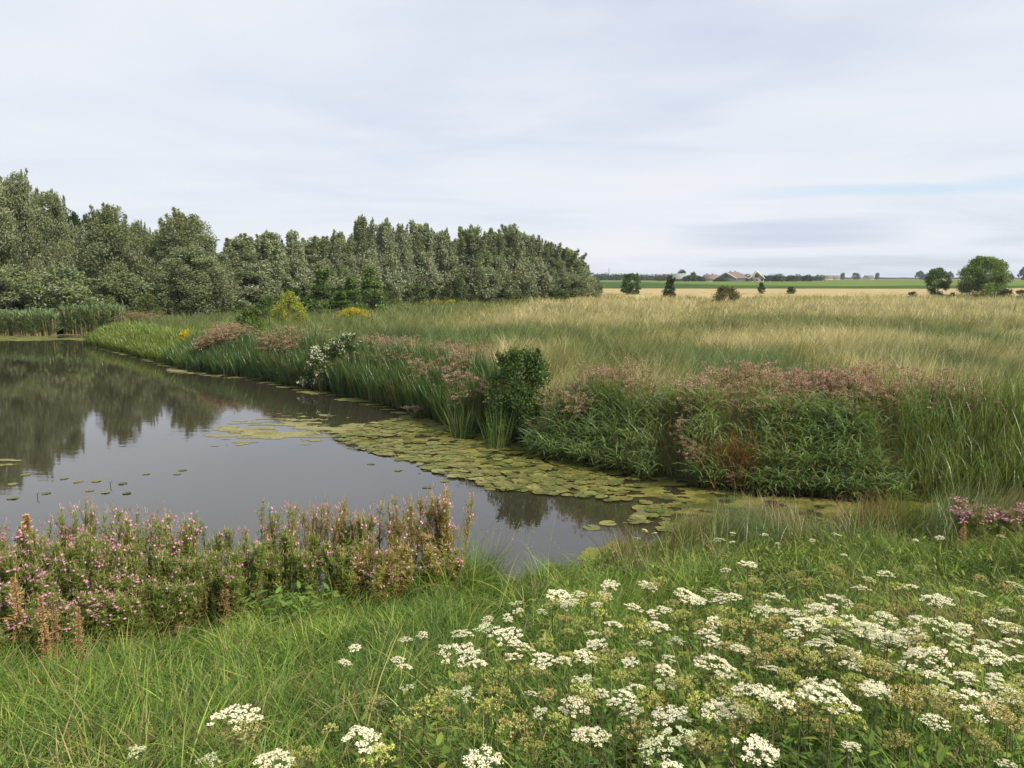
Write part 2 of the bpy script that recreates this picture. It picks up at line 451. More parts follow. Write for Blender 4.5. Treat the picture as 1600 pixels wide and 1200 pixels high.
# flattened dead thatch between the tufts
n = 7000; x, y = bank_points(n, 1.6, 1.0); n = len(x); k = fbm(x * .8 + 3, y * .8, 141, 3) + .25 * np.exp(-((x + 2.7) / .9) ** 2 - ((y - 6.4) / .6) ** 2) > .56; x, y = x[k], y[k]; n = len(x)
g = Geo(); base = np.stack([x, y, ground(x, y) + U(.02, .2, n)], 1)
add_strips(g, base, U(0, 2 * PI, n), U(.14, .3, n), U(.004, .008, n), U(.9, 1.5, n), U(-.1, .7, n), jit((.26, .215, .10), n, .4), 3, 'blade')
tag(link('dead_thatch', g.mesh('dead_thatch', M_SEED)), 'flattened straw-coloured dead grass in patches on the near bank', 'dead grass', kind='stuff')

# seeding grass stems that stand against the water at the tip of the bank
g = Geo(); n = 46
x = rng.normal(-.35, .45, n); y = near_y(x) - U(0, .5, n); base = np.stack([x, y, ground(x, y)], 1); az = U(-1, 1.2, n)
add_strips(g, base, az, U(.55, .95, n), .004, U(.05, .3, n), U(.2, .6, n), (.3, .27, .14), 4, 'flat')
V, _, _ = strips(base, az, U(.55, .95, n), .004, U(.05, .3, n), U(.2, .6, n), 4, 'flat')
tips = V[:, -1]
for k in range(6): add_diamonds(g, tips + rng.normal(0, .02, (n, 3)) + [0, 0, -.02 * k], randdir(n) + [0, 0, 1], .03, .006, jit((.36, .30, .17), n))
tag(link('seeding_grass', g.mesh('seeding_grass', M_SEED)), 'thin pale seeding grass stems standing against the dark water', 'grass', kind='stuff')

# broad low leaves under the umbel flowers, right foreground
g = Geo(); n = 11000
x, y = bank_points(n, 1.6, 1.0)
ok = (x > -.9 + .25 * (y - 2)) & (y < 9) & (fbm(x * 1.2, y * 1.2, 91) > .40); x, y = x[ok], y[ok]; n = len(x)
base = np.stack([x, y, ground(x, y) + U(.05, .42, n)], 1)
cc = mixc((.10, .165, .026), (.22, .28, .048), rng.random(n)); cc = np.where((rng.random(n) < .08)[:, None], np.array([.24, .24, .05]), cc)
add_strips(g, base, U(0, 2 * PI, n), U(.035, .075, n), U(.012, .026, n), U(.5, 1.4, n), U(.2, .9, n), cc, 3, 'lens')
tag(link('undergrowth', g.mesh('undergrowth', M_LEAF)), 'broad low green leaves crowded under the white flower heads', 'undergrowth', kind='stuff')

# ------------------------------------------------------------------ far bank vegetation
FPX = np.array([p[0] for p in FARPX], float)
IV = np.arange(len(FPX)) >= 5            # the bank from the nose of the peninsula to the right


def shore(px):
    return np.stack([np.interp(px, FPX[IV], FAR[IV, 0]), np.interp(px, FPX[IV], FAR[IV, 1])], -1)


def inland(px):
    d = unit(shore(px + 12) - shore(px - 12)); return np.stack([-d[:, 1], d[:, 0]], 1)


def bank_xy(px, dep):
    px = np.asarray(px, float); return shore(px) + inland(px) * np.asarray(dep)[..., None]


def equal_px(n, a, b):
    """px values spaced evenly along the bank in metres"""
    q = np.linspace(a, b, 200); s = shore(q); L = np.concatenate([[0], np.cumsum(np.hypot(*np.diff(s, axis=0).T))])
    return np.interp(U(0, L[-1], n), L, q)


REED1 = np.array([.115, .185, .075]); REED2 = np.array([.215, .28, .125]); REEDTAN = np.array([.26, .19, .085])


def reed_bed(name, label, n, a, b, dep, H, nl, LL, LW, droop, cols, heads=0, tanfrac=.05, lean=(.35, .9), kfun=None):
    px = equal_px(n, a, b); d = U(*dep, n)
    gp = fbm(px * .02, d * .8, 66, 2); ok = (gp > .34) | (name != 'arching_reeds'); px, d = px[ok], d[ok]; n = len(px); p = bank_xy(px, d)
    h = U(*H, n) * (.8 + .4 * fbm(p[:, 0] * .9, p[:, 1] * .9, 55)) * (.42 + .58 * smooth(dep[0], dep[0] + 1.3, d))
    if kfun is not None: h *= kfun(px)
    base = np.stack([p[:, 0], p[:, 1], np.maximum(ground(p[:, 0], p[:, 1]), -.15) - .02], 1)
    az = U(0, 2 * PI, n); out = inland(px) * -1; oz = np.arctan2(out[:, 1], out[:, 0]); w = smooth(dep[0] + 1.0, dep[0], d)
    azl = np.where(rng.random(n) < .35 + .45 * w, oz + U(-.9, .9, n), az)
    ln = U(.02, .18, n) + .35 * w * U(.3, 1, n); dr = U(.05, .25, n) + .25 * w
    t = fbm(p[:, 0] * .7, p[:, 1] * .7, 61)
    c = mixc(cols[0], cols[1], np.clip(t * 2 - .5 + U(-.25, .25, n), 0, 1)); dead = rng.random(n) < tanfrac
    c = np.where(dead[:, None], REEDTAN * .8, c)
    g = Geo()
    V, Fq, tt = strips(base, azl, h, .012, ln, dr, 4, 'flat'); g.add(V.reshape(-1, 3), Fq, np.repeat(mixc(REEDTAN * .6, c, np.full(n, .5)), 10, 0))
    mid = (V[:, 0::2] + V[:, 1::2]) / 2                      # n,5,3
    for k in range(nl):
        f = .22 + .76 * (k + U(0, 1, n)) / nl; i = np.clip((f * 4).astype(int), 0, 3); fr = (f * 4 - i)[:, None]
        b0 = mid[np.arange(n), i] * (1 - fr) + mid[np.arange(n), i + 1] * fr
        a2 = np.where(rng.random(n) < .45, oz + U(-1.3, 1.3, n), U(0, 2 * PI, n))
        cc = c * (1 + U(-.35, .45, (n, 1))); low = (f < .38) & (rng.random(n) < .4); cc = np.where(low[:, None], REEDTAN * .55, cc)
        add_strips(g, b0, a2, U(*LL, n), U(*LW, n), U(*lean, n), U(*droop, n), cc, 3, 'lens', None, .6)
    if heads:
        top = mid[:, -1]; s = rng.random(n) < heads
        for k in range(7): add_diamonds(g, top[s] + rng.normal(0, .035, (s.sum(), 3)) + [0, 0, .02 * k], randdir(s.sum()) + [0, 0, 1.2], .07, .02, jit((.17, .11, .09), s.sum()))
    return tag(link(name, g.mesh(name, M_REED)), label, 'reeds', kind='stuff')


reed_bed('arching_reeds', 'dense green reeds arching over the duckweed on the right bank', 1900, 850, 1450, (-.3, 1.2), (1.05, 1.45), 10, (.32, .58), (.015, .027), (.5, 1.5), (REED1, REED2), .0, .05)
def bank_herbs(name, label, n, a, b, dep, H, cols, per=5):
    px = equal_px(n, a, b); d = U(*dep, n); p = bank_xy(px, d); z = np.maximum(ground(p[:, 0], p[:, 1]), -.05) - .02
    big = fbm(px * .012, d * .6, 87, 3); h = U(*H, n) * (.45 + .55 * smooth(dep[0], dep[0] + 1.0, d)) * (.65 + .7 * big)
    pick = np.clip(fbm(p[:, 0] * .8, p[:, 1] * .8, 93, 3) * 2.2 - .6 + U(-.3, .3, n), 0, .999) * len(cols); c0 = np.array(cols)[pick.astype(int)] * (1 + U(-.25, .25, (n, 1)))
    wind = fbm(p[:, 0] * .5, p[:, 1] * .5, 97) * 6.3; g = Geo()
    for k in range(per):
        base = np.stack([p[:, 0] + rng.normal(0, .05, n), p[:, 1] + rng.normal(0, .05, n), z + (h * U(0, .35, n) if k else 0)], 1)
        L = h * U(.55, 1.0, n); c = c0 * (1 + U(-.35, .4, (n, 1))); c = np.where((rng.random(n) < .12)[:, None], np.array([.30, .23, .12]), c)
        add_strips(g, base, wind + U(-1.6, 1.6, n), L, U(.007, .015, n), U(.02, .4, n), U(.1, .9, n), c, 4, 'blade', c * .8 + np.array([.05, .04, .02]), .9)
    return tag(link(name, g.mesh(name, M_REED)), label, 'tall grass', kind='stuff')


bank_herbs('tall_bank_grass', 'feathery mixed tall grass behind the arching reeds on the right bank', 8000, 845, 1480, (.1, 2.6), (1.05, 1.5), [(.13, .20, .07), (.18, .24, .09), (.23, .255, .11), (.21, .21, .10), (.28, .235, .13)])
reed_bed('upright_reeds', 'upright bright green reeds at the right end of the channel', 1900, 1420, 2000, (-.2, 2.0), (1.1, 1.55), 7, (.36, .65), (.010, .017), (.2, .9), ((.10, .165, .05), (.175, .225, .085)), .0, .08, (.12, .4))
reed_bed('sword_reeds', 'tall blade-like dark green reeds standing at the water beside the white bush', 2000, 390, 745, (-.15, 1.5), (.55, .75), 8, (.7, 1.15), (.018, .032), (.05, .55), ((.062, .115, .042), (.118, .172, .06)), .0, .06, (.04, .30))
reed_bed('bank_reeds', 'blue-green reeds along the middle of the far bank', 2600, 270, 480, (-.2, 2.2), (.45, .65), 7, (.45, .8), (.018, .034), (.1, .6), ((.068, .125, .052), (.12, .18, .066)), .0, .03, (.05, .35))
reed_bed('lakeside_grass', 'lime green grass fringe on the peninsula', 3600, 136, 300, (-.15, 2.6), (.25, .35), 7, (.4, .75), (.02, .04), (.1, .7), ((.13, .19, .036), (.19, .24, .055)), .0, .05, (.05, .4))

# dead orange-brown grass tussock in the reeds
p = bank_xy(np.array([1165.]), np.array([.15]))[0]; g = Geo(); n = 900
base = np.stack([p[0] + rng.normal(0, .35, n), p[1] + rng.normal(0, .22, n), np.full(n, .12)], 1)
add_strips(g, base, U(0, 2 * PI, n), U(.7, 1.35, n), U(.008, .016, n), U(.05, .5, n), U(.2, 1.2, n), jit((.26, .145, .06), n), 4)
r = thing('dead_tussock', 'rust-brown dead grass tussock in the middle of the right reed bank', 'grass tussock', (0, 0, 0)); link('blades', g.mesh('dead_tussock_blades', M_SEED), r)

# water-edge iris clumps
def blade_clump(name, label, cat, x, y, z, R, H, n, col, w=.02, group=None, lean=(.02, .35), dr=(.05, .5)):
    g = Geo(); a = U(0, 2 * PI, n); rr = R * np.sqrt(U(0, 1, n))
    base = np.stack([rr * np.cos(a) * .6, rr * np.sin(a) * .6, np.zeros(n)], 1)
    add_strips(g, base, a + U(-.6, .6, n), U(.6, 1, n) * H, U(.6, 1.2, n) * w, U(*lean, n), U(*dr, n), jit(col, n, .3), 4)
    r = thing(name, label, cat, (x, y, z), group); link('blades', g.mesh(name + '_blades', M_GRASS), r); return r


x, y = on_z(722, 682); blade_clump('iris_clump', 'tuft of green sword leaves in the duckweed left of the dark bush', 'iris', x, y, -.1, .45, 1.25, 90, (.11, .16, .05), .026)
x, y = on_z(778, 699); blade_clump('iris_clump', 'tuft of green sword leaves at the foot of the dark bush', 'iris', x, y, -.1, .45, 1.35, 90, (.10, .15, .045), .026)
x, y = on_z(650, 640); blade_clump('iris_clump', 'broad tuft of sword leaves where the open water meets the lily mat', 'iris', x, y + .2, -.1, .6, 1.6, 130, (.085, .14, .045), .028)
for (px, py, dd, H, R, n, col, lab) in [(1085, 838, 10.7, .62, .45, 420, (.13, .16, .035), 'yellow-green sedge clump on the near bank below the lily mat'),
                                   (1160, 850, 10.6, .5, .8, 200, (.22, .165, .07), 'brownish rush clump right of the yellow-green sedge'),
                                   (1300, 850, 9.8, .55, .55, 320, (.08, .13, .04), 'dark green arching sedge clump on the right of the near bank'),
                                   (1250, 830, 11.2, .55, .6, 240, (.15, .15, .06), 'pale sedge clump at the channel edge in front of the reeds'),
                                   (1400, 815, 11.3, .6, .6, 260, (.12, .15, .05), 'olive sedge clump at the channel edge left of the pink flowers'),
                                   (850, 905, 9.2, .45, .35, 260, (.13, .19, .045), 'small grass hump at the water tip between the two banks'),
                                   (735, 880, 8.7, .75, .5, 420, (.12, .18, .04), 'fresh green grass hump right of the rightmost tall flower column')]:
    a, dy, dz = ray(px, py); x = a * dd / dy; blade_clump('sedge_clump', lab, 'sedge', x, dd, float(ground(x, dd)) - .03, R, H, n, col, .011, None, (.02, .5), (.2, 1.1))

# mixed sedge and dying grass along the near edge of the channel
n = 9500; x = U(1.3, 9.6, n); y = near_y(x) - np.abs(rng.normal(0, .8, n)) + .12; pk = fbm(x * 1.6, y * 1.6, 201, 3); kk = pk > .40; x, y, pk = x[kk], y[kk], pk[kk]; n = len(x)
tone = np.clip(fbm(x * .9, y * .9, 205) * 2 - .5 + U(-.35, .35, n), 0, .999) * 4
c = np.array([(.09, .14, .035), (.15, .185, .05), (.20, .17, .07), (.17, .11, .055)])[tone.astype(int)] * (1 + U(-.3, .3, (n, 1)))
g = Geo(); base = np.stack([x, y, ground(x, y) - .02], 1); wd = fbm(x * .8, y * .8, 207) * 12
add_strips(g, base, wd + U(-1.2, 1.2, n), U(.45, .9, n) * (.45 + .95 * pk), U(.006, .013, n), U(.0, .35, n), U(.2, 1.3, n), c, 4, 'blade', c * 1.1, .8)
tag(link('channel_sedge', g.mesh('channel_sedge', M_REED)), 'mixed green and brown sedge along the near edge of the channel', 'sedge', kind='stuff')

# ------------------------------------------------------------------ hemp agrimony (dusty pink) on the far bank
def agrimony(seed, H=1.5, R=.38, ns=13, pink=(.42, .25, .22), fresh=.5):
    st, lf, fl = Geo(), Geo(), Geo()
    for k in range(ns):
        a = U(0, 2 * PI); r = R * .55 * math.sqrt(U(0, 1)); h = H * U(.72, 1.0); out = U(.1, .75) * R
        p0 = np.array([r * math.cos(a), r * math.sin(a), 0]); p2 = p0 + [out * math.cos(a), out * math.sin(a), h]; p1 = (p0 + p2) / 2 + [-.05 * math.cos(a), -.05 * math.sin(a), .05]
        add_tube(st, [p0, p1, p2], [.007, .006, .004], (.12, .07, .05), 4)
        m = 30; t = U(.3, .95, m); pts = p0 + (p2 - p0) * t[:, None]
        add_strips(lf, pts, U(0, 2 * PI, m), U(.07, .13, m), U(.010, .020, m), U(.4, 1.1, m), U(.2, .8, m), jit(np.array([.18, .205, .08]), m, .35), 2, 'lens')
        for q in range(5):
            off = np.array([rng.normal(0, .085), rng.normal(0, .085), U(-.34, .05)]); c = p2 + off; m = 26; d = randdir(m); d[:, 2] = np.abs(d[:, 2])
            cc = jit(pink, m, .35, .12); cc = np.where((rng.random(m) < .25)[:, None], np.array([.20, .16, .08]), cc)
            add_diamonds(fl, c + d * np.array([.06, .06, .06]) * U(.3, 1.1, (m, 1)), d + randdir(m) * .6, U(.02, .045, m), U(.010, .02, m), cc)
    return st.mesh('agrimony_stems', M_STEM), lf.mesh('agrimony_leaves', M_LEAF), fl.mesh('agrimony_flowers', M_FLOWER)


AG = [agrimony(k, pink=c) for k, c in enumerate([(.41, .285, .225), (.37, .265, .195), (.44, .265, .255), (.35, .275, .18)])]


def put_agrimony(x, y, H, label, group, wid=1.0, v=None):
    v = int(rng.integers(0, 4)) if v is None else v
    r = thing('hemp_agrimony', label, 'wildflower', (x, y, float(max(ground(x, y), 0)) - .02), group, U(0, 6.28), (wid, wid, H / 1.5))
    for nm, me in zip(('stems', 'leaves', 'flower_heads'), AG[v]): link(nm, me, r)


def band(n, a, b, dep, H, label, group, wid=(.9, 1.3), vs=(0, 1, 2, 3)):
    q = np.linspace(a, b, n) + U(-6, 6, n)
    for px in q:
        d = U(*dep); x, y = bank_xy(np.array([px]), np.array([d]))[0]; put_agrimony(x, y, U(*H), label, group, U(*wid), int(rng.choice(vs)))


band(36, 860, 1560, (.9, 2.6), (1.3, 1.75), 'dusty pink flower plant among the tops of the arching reeds on the right bank', 'pink flower plants above the arching reeds')
band(44, 1110, 1550, (1.4, 3.6), (1.3, 1.72), 'dusty pink flower plant behind the reeds in the wide brownish drift at right', 'pink flower plants in the right drift', (1, 1.5))
band(12, 640, 770, (.1, 1.2), (1.1, 1.6), 'rosy flower plant at the left side of the dark leafy bush', 'rosy flower plants left of the dark bush', (1, 1.4), (0, 2))
band(6, 845, 890, (.1, 1.1), (1.3, 1.8), 'pinkish flower plant close on the right side of the dark leafy bush', 'flower plants right of the dark bush', (.8, 1.1), (0, 3))
band(34, 520, 690, (.7, 2.3), (1.3, 1.6), 'pink flower plant in the drift between the white-flowered bush and the dark bush', 'pink flower plants between the two bushes', (1, 1.4))
band(18, 392, 446, (.5, 1.9), (1.45, 1.7), 'dusty pink flower plant in the patch left of the white-flowered bush', 'pink flower plants left of the white bush', (1.0, 1.4), (0, 1))
band(17, 286, 332, (.5, 2.1), (1.35, 1.6), 'dusty pink flower plant in the rounded patch below the dark green shrub', 'pink flower plants in the rounded patch', (1.1, 1.5), (0, 1))
for k in range(14):
    px = U(190, 255); x, y = on_z(px, 508 + U(-2, 5), .5); put_agrimony(x, y, U(1.0, 1.3), 'pale pinkish flower plant in the farthest patch, at the reed inlet', 'pink flower plants by the inlet', U(1.3, 1.8), 3)
for (px, d, H, w, lab) in [(1085, -.1, 1.0, .7, 'pinkish flower plant hanging in the dark hollow of the right reed bank'), (1060, .3, 1.35, .7, 'pale pink flower plant above the dark hollow in the reeds'), (1150, -.25, .5, .7, 'low brownish-pink flower plant at the duckweed edge below the rusty grass'),
                      (672, -.35, .45, .9, 'low bright rosy plant at the very edge of the lily mat'), (845, -.1, .8, .6, 'faded pink plant low at the right foot of the dark bush')]:
    x, y = bank_xy(np.array([float(px)]), np.array([d]))[0]; put_agrimony(x, y, H, lab, None, w, 2 if 'rosy' in lab else 0)

# ------------------------------------------------------------------ trees and shrubs
def crown_geo(H, R, nc, nl, L, W, cols, shape='column', base=.1, plumes=6, up=.5, stretch=1.45, cr=.33, shell=.45, hue=.1):
    """leaf crown: many small leaves gathered in uneven clumps"""
    g = Geo(); cen = []; rad = []
    for k in range(nc):
        u = base + (1 - base) * U(0, 1) ** .85
        if shape == 'column': prof = (max(0, 1 - abs((u - .42) / .62) ** 2.4)) ** .5
        elif shape == 'dome': prof = (max(0, 1 - abs((u - .3) / .72) ** 2.2)) ** .5
        elif shape == 'flame': prof = min(1, .55 + 2.2 * u) * max(.12, 1 - max(0, u - .25) / .80) ** .75
        elif shape == 'cone': prof = max(.05, 1 - u) ** .8
        else: prof = (max(0, 1 - abs((u - .5) / .55) ** 2)) ** .5
        a = U(0, 2 * PI); rr = R * prof * (1 - cr * .6) * U(.12, 1) ** .5
        cen.append((rr * math.cos(a), rr * math.sin(a), u * H * .93)); rad.append(R * cr * U(.55, 1.15) * (.55 + .45 * prof))
    npl = 0
    for k in range(plumes):          # leading shoots: a few stacked clumps that get narrower upward
        a = U(0, 2 * PI); rr = R * .62 * U(0, 1) ** .6; zt = H * U(.9, 1.0) * (1 - .22 * (rr / R) ** 2)
        for q in range(4):
            f = q / 3; cen.append((rr * (.8 + .2 * f) * math.cos(a) + .03 * R * q, rr * (.8 + .2 * f) * math.sin(a), zt - H * .13 * (1 - f))); rad.append(R * cr * (.55 - .33 * f) * U(.85, 1.1)); npl += 1
    cen = np.array(cen); rad = np.array(rad); m = len(cen); per = np.maximum((rad / rad.sum() * nl * 1.0).astype(int), 12)
    idx = np.repeat(np.arange(m), per); n = len(idx); d = randdir(n)
    tone = U(.78, 1.25, m); q = U(0, 1, n) ** shell
    st = np.ones((m, 3)); st[:, 2] = stretch * U(.8, 1.2, m)
    if npl: st[-npl:, 2] *= 1.5; st[-npl:, :2] *= .85
    pos = cen[idx] + d * rad[idx, None] * q[:, None] * st[idx]
    pos[:, 2] = np.abs(pos[:, 2]) + .02
    ax = d * .6 + np.array([.25, 0, up]) + randdir(n) * .75
    c = mixc(cols[0], cols[1], rng.random(n)) * tone[idx, None] * (1 + U(-.25, .25, (n, 1))) * (1 + U(-hue, hue, (m, 3)))[idx]
    add_diamonds(g, pos, ax, U(.6, 1.2, n) * L, U(.7, 1.2, n) * W, np.clip(c, .004, .8))
    return g, cen


def trunk_geo(H, cen, r0, nlimb, col=(.10, .085, .065)):
    g = Geo(); zs = np.linspace(-.1, .86, 8) * H; wob = np.cumsum(rng.normal(0, .012 * H, (8, 2)), 0); wob[0] = 0
    tr = np.column_stack([wob, zs]); add_tube(g, tr, np.linspace(r0, r0 * .15, 8), col, 8)
    for c in cen[rng.permutation(len(cen))[:nlimb]]:
        f = np.clip(c[2] / H * U(.35, .65), .04, .8) * H; b = np.array([np.interp(f, zs, tr[:, 0]), np.interp(f, zs, tr[:, 1]), f])
        mid = (b + c) / 2 + [0, 0, -.04 * H]; add_tube(g, [b, mid, c], [r0 * .38, r0 * .25, r0 * .06], col, 5)
    return g


def tree_protos(n, H, R, **kw):
    out = []; r0 = kw.pop('r0', .16); nlimb = kw.pop('nlimb', 14); mat = kw.pop('mat', M_WILLOW); nm = kw.pop('nm', 'willow')
    for k in range(n):
        cg, cen = crown_geo(H, R, **kw); out.append((trunk_geo(H, cen, r0, nlimb).mesh(nm + '_trunk', M_BARK), cg.mesh(nm + '_crown', mat), H, R))
    return out


def put_tree(name, label, cat, proto, x, y, H, R, group=None, base='trunk', z=None):
    t, c, h0, r0 = proto; zz = float(ground(x, y)) if z is None else z
    r = thing(name, label, cat, (x, y, zz), group, U(0, 6.28), (R / r0, R / r0, H / h0))
    link(base, t, r); link('crown', c, r); return r


def tree_px(name, label, cat, proto, px, ptop, wpx, D, group=None, base='trunk'):
    a, dy, dz = ray(px, ptop); x = a * D / dy; zt = CAMZ + dz * D / dy; z0 = float(ground(x, D)); return put_tree(name, label, cat, proto, x, D, (zt - z0), wpx / 2 / F * D * 1.04, group, base)


WC = ((.124, .166, .071), (.215, .238, .118)); WD = ((.06, .085, .034), (.10, .125, .05))
P_BIG = tree_protos(4, 11.5, 3.0, nc=130, nl=26000, L=.28, W=.09, cols=((.122, .162, .060), (.215, .24, .106)), shape='dome', base=.04, plumes=10, up=.35, cr=.27, stretch=1.3, mat=M_CRACK)
P_SIL = tree_protos(7, 11.0, 2.4, nc=130, nl=23000, L=.31, W=.10, cols=WC, shape='flame', base=.02, plumes=8, up=.55, cr=.25, stretch=1.5)
P_SPK = tree_protos(5, 11.0, 2.2, nc=120, nl=21000, L=.31, W=.10, cols=WC, shape='flame', base=.02, plumes=13, up=.8, cr=.26, stretch=2.1)
P_LOW = tree_protos(2, 5.5, 2.6, nc=60, nl=9000, L=.30, W=.11, cols=((.11, .155, .048), (.17, .21, .07)), shape='dome', base=.03, plumes=2, up=.1, cr=.32, stretch=.9, mat=M_CRACK)
P_DARK = tree_protos(2, 12.0, 2.4, nc=50, nl=7000, L=.40, W=.17, cols=((.035, .06, .022), (.06, .09, .034)), shape='column', base=.05, plumes=6, up=.6, mat=M_LEAF, nm='dark_tree')

ORD = ['first', 'second', 'third', 'fourth', 'fifth', 'sixth', 'seventh', 'eighth', 'ninth', 'tenth', 'eleventh', 'twelfth', 'thirteenth', 'fourteenth', 'fifteenth', 'sixteenth', 'seventeenth', 'eighteenth']
GW = 'willows along the edge of the wood'
LEFT = [(-40, 246, 120, 58, 'tallest willow, cut by the left edge of the picture', 0), (22, 260, 80, 60, 'tall grey-green willow at the left edge behind the reeds', 1), (74, 292, 80, 62, 'tall narrow willow left of the dark gap tree', 2),
        (170, 317, 110, 63, 'broad round-headed willow right of the dark gap tree', 3), (216, 342, 50, 66, 'slim willow tucked between two broad willows', 0), (288, 325, 122, 66, 'broad tall willow left of the first dip in the wood', 1)]
for (px, pt, w, D, lab, v) in LEFT: tree_px('willow_tree', lab, 'tree', P_BIG[v], px, pt, w, D, GW)
tree_px('willow_tree', 'low rounded bright green willow leaning over the left reeds', 'tree', P_LOW[0], 92, 414, 125, 57, GW)
tree_px('willow_tree', 'low willow at the left edge below the tallest one', 'tree', P_LOW[1], 10, 415, 110, 56.5, GW)
tree_px('willow_tree', 'pale silvery willow in front of the first dip, lower than its neighbours', 'tree', P_BIG[3], 300, 382, 120, 62, GW)
tree_px('willow_tree', 'small drooping willow at the water end of the inlet', 'tree', P_LOW[1], 190, 425, 110, 60, GW)
ROW = [(345, 396, 50), (378, 368, 56), (420, 360, 46), (455, 364, 40), (492, 366, 52), (527, 360, 48), (568, 337, 46), (602, 344, 44), (628, 349, 34), (657, 347, 48), (697, 358, 44), (740, 349, 50), (768, 362, 40), (797, 352, 46),
       (828, 364, 44), (856, 378, 44), (884, 391, 46), (908, 410, 40)]


def rowD(px): return np.interp(px, [0, 200, 350, 480, 600, 740, 900, 940], [60, 62, 66, 76, 90, 101, 122, 126])


for k, (px, pt, w) in enumerate(ROW):
    tree_px('willow_tree', f'silvery upright willow in the long row, {ORD[k]} from its left end', 'tree', P_SPK[k % 5] if k > 4 else P_SIL[(k * 5) % 7], px + U(-4, 4), pt + U(-6, 3), w * (U(1.45, 1.95) if k > 4 else U(1.7, 2.4)), float(rowD(px)), GW)
tree_px('willow_tree', 'lowest rounded willow at the right end of the wood', 'tree', P_LOW[0], 926, 432, 40, 124, GW)
for k, px in enumerate((-150, -235, -330, -420, -520)): tree_px('willow_tree', 'tall willow beyond the left edge of the picture', 'tree', P_BIG[k % 4], px, 270 + 12 * (k % 3), 130, 58 + k % 3, 'willows beyond the left edge')
# second line of trees that closes the wood
qq = np.linspace(-45, 900, 32) + U(-8, 8, 32)
for px in qq:
    D = float(rowD(max(px, 0))) + U(6, 9); top = np.interp(px, [-120, 0, 75, 125, 175, 215, 285, 350, 420, 560, 740, 830, 900], [262, 285, 318, 345, 340, 360, 345, 388, 372, 362, 366, 380, 410]) + U(0, 10)
    tree_px('willow_tree', 'willow of the second line, mostly hidden behind the front willows', 'tree', P_SPK[int(rng.integers(5))] if px > 480 else P_SIL[int(rng.integers(7))], px, top, 62, D, 'willows in the second line of the wood')
for (px, pt) in [(112, 328), (138, 331), (160, 345)]:
    tree_px('dark_tree', {112: 'dark tree with a pointed top in the left gap of the willows', 138: 'dark flat-topped tree in the left gap of the willows', 160: 'dark tree half hidden by the broad round-headed willow'}[px], 'tree', P_DARK[px % 2], px, pt, 46, 84)
# understory shrubs closing the foot of the wood
P_SH = tree_protos(3, 2.6, 1.5, nc=40, nl=4200, L=.20, W=.10, cols=((.06, .095, .03), (.11, .15, .05)), shape='dome', base=.02, plumes=2, up=.2, cr=.36, stretch=.8, mat=M_LEAF, nm='shrub', r0=.05, nlimb=8)
for k, px in enumerate(np.linspace(-30, 900, 30) + U(-8, 8, 30)):
    D = float(rowD(max(px, 0))) - U(1.2, 2.6); py = np.interp(px, [-30, 340, 480, 600, 760, 900], [452, 452, 442, 440, 436, 446]) + U(-10, 10)
    tree_px('shrub', 'dark low shrub along the foot of the willow wood', 'shrub', P_SH[k % 3], px, py, U(44, 80) * (62 / D) ** .5, D, 'low shrubs along the foot of the wood', 'stems')
P_ALD = tree_protos(2, 4.2, 1.3, nc=34, nl=4200, L=.20, W=.12, cols=((.085, .145, .035), (.14, .20, .055)), shape='cone', base=.06, plumes=2, up=.3, cr=.42, stretch=.9, mat=M_LEAF, nm='alder', r0=.06, nlimb=14)
for (px, pt, w, D, lab) in [(500, 418, 62, 70, 'bright green young alder in front of the silver row, left of two'), (578, 414, 62, 76, 'bright green pointed young alder in front of the silver row'), (548, 432, 60, 73, 'mid green young alder between two taller ones'), (530, 455, 70, 68, 'low spreading green alder at the foot of the taller ones')]:
    tree_px('young_alder', lab, 'tree', P_ALD[px % 2], px, pt, w, D)


def bush_px(name, label, px, pt, w, D, cols, H0=2.0, R0=1.0, nl=5000, L=.11, W=.06, shape='dome', mat=None, cr=.34, flowers=None, stretch=.85, nc=46, z=None, shell=.45, cat='bush'):
    cg, cen = crown_geo(H0, R0, nc, nl, L, W, cols, shape, .02, 7, .25, stretch, cr, shell)
    r = tree_px(name, label, cat, (trunk_geo(H0, cen, .03, 16).mesh(name + '_stems', M_BARK), cg.mesh(name + '_crown', mat or M_LEAF), H0, R0), px, pt, w, D, None, 'stems')
    if flowers:
        fg = Geo(); V = np.concatenate(cg.V).reshape(-1, 4, 3)[:, 0]; rad = np.hypot(V[:, 0], V[:, 1]) / R0 + np.abs(V[:, 2] / H0 - .4) * .8
        k = rng.permutation(np.nonzero(rad > np.quantile(rad, .35))[0])[:flowers]; P = V[k]; out = unit(P - np.array([0, 0, H0 * .35]))
        for q in range(5): add_diamonds(fg, P + out * .05 + rng.normal(0, .025, P.shape), randdir(len(P)), .06, .04, jit((.60, .60, .50), len(P), .15, .04))
        link('blossom', fg.mesh(name + '_flowers', M_FLOWER), r)
    return r


bush_px('leafy_bush', 'dark green leafy bush standing in the reeds in the middle of the far bank', 815, 542, 124, 18.85, ((.038, .075, .018), (.078, .125, .03)), 2.2, 1.05, 12000, .07, .045, 'dome', None, .31, None, 1.0, 75)
bush_px('leafy_bush', 'lower lobe of dark leafy growth at the water below the big dark bush', 812, 606, 84, 18.25, ((.038, .075, .018), (.078, .125, .03)), 1.5, .8, 6000, .075, .05, 'dome', None, .33)
bush_px('white_flowered_bush', 'rounded bush with white blossom above the sword reeds, upper right of two', 541, 521, 84, 27.0, ((.06, .10, .03), (.105, .15, .05)), 1.9, .95, 7000, .09, .055, 'dome', None, .33, 260)
bush_px('white_flowered_bush', 'low bush covered in white blossom at the water, lower left of two', 502, 541, 70, 27.3, ((.06, .10, .03), (.105, .15, .05)), 1.5, .75, 6000, .09, .055, 'dome', None, .36, 460)
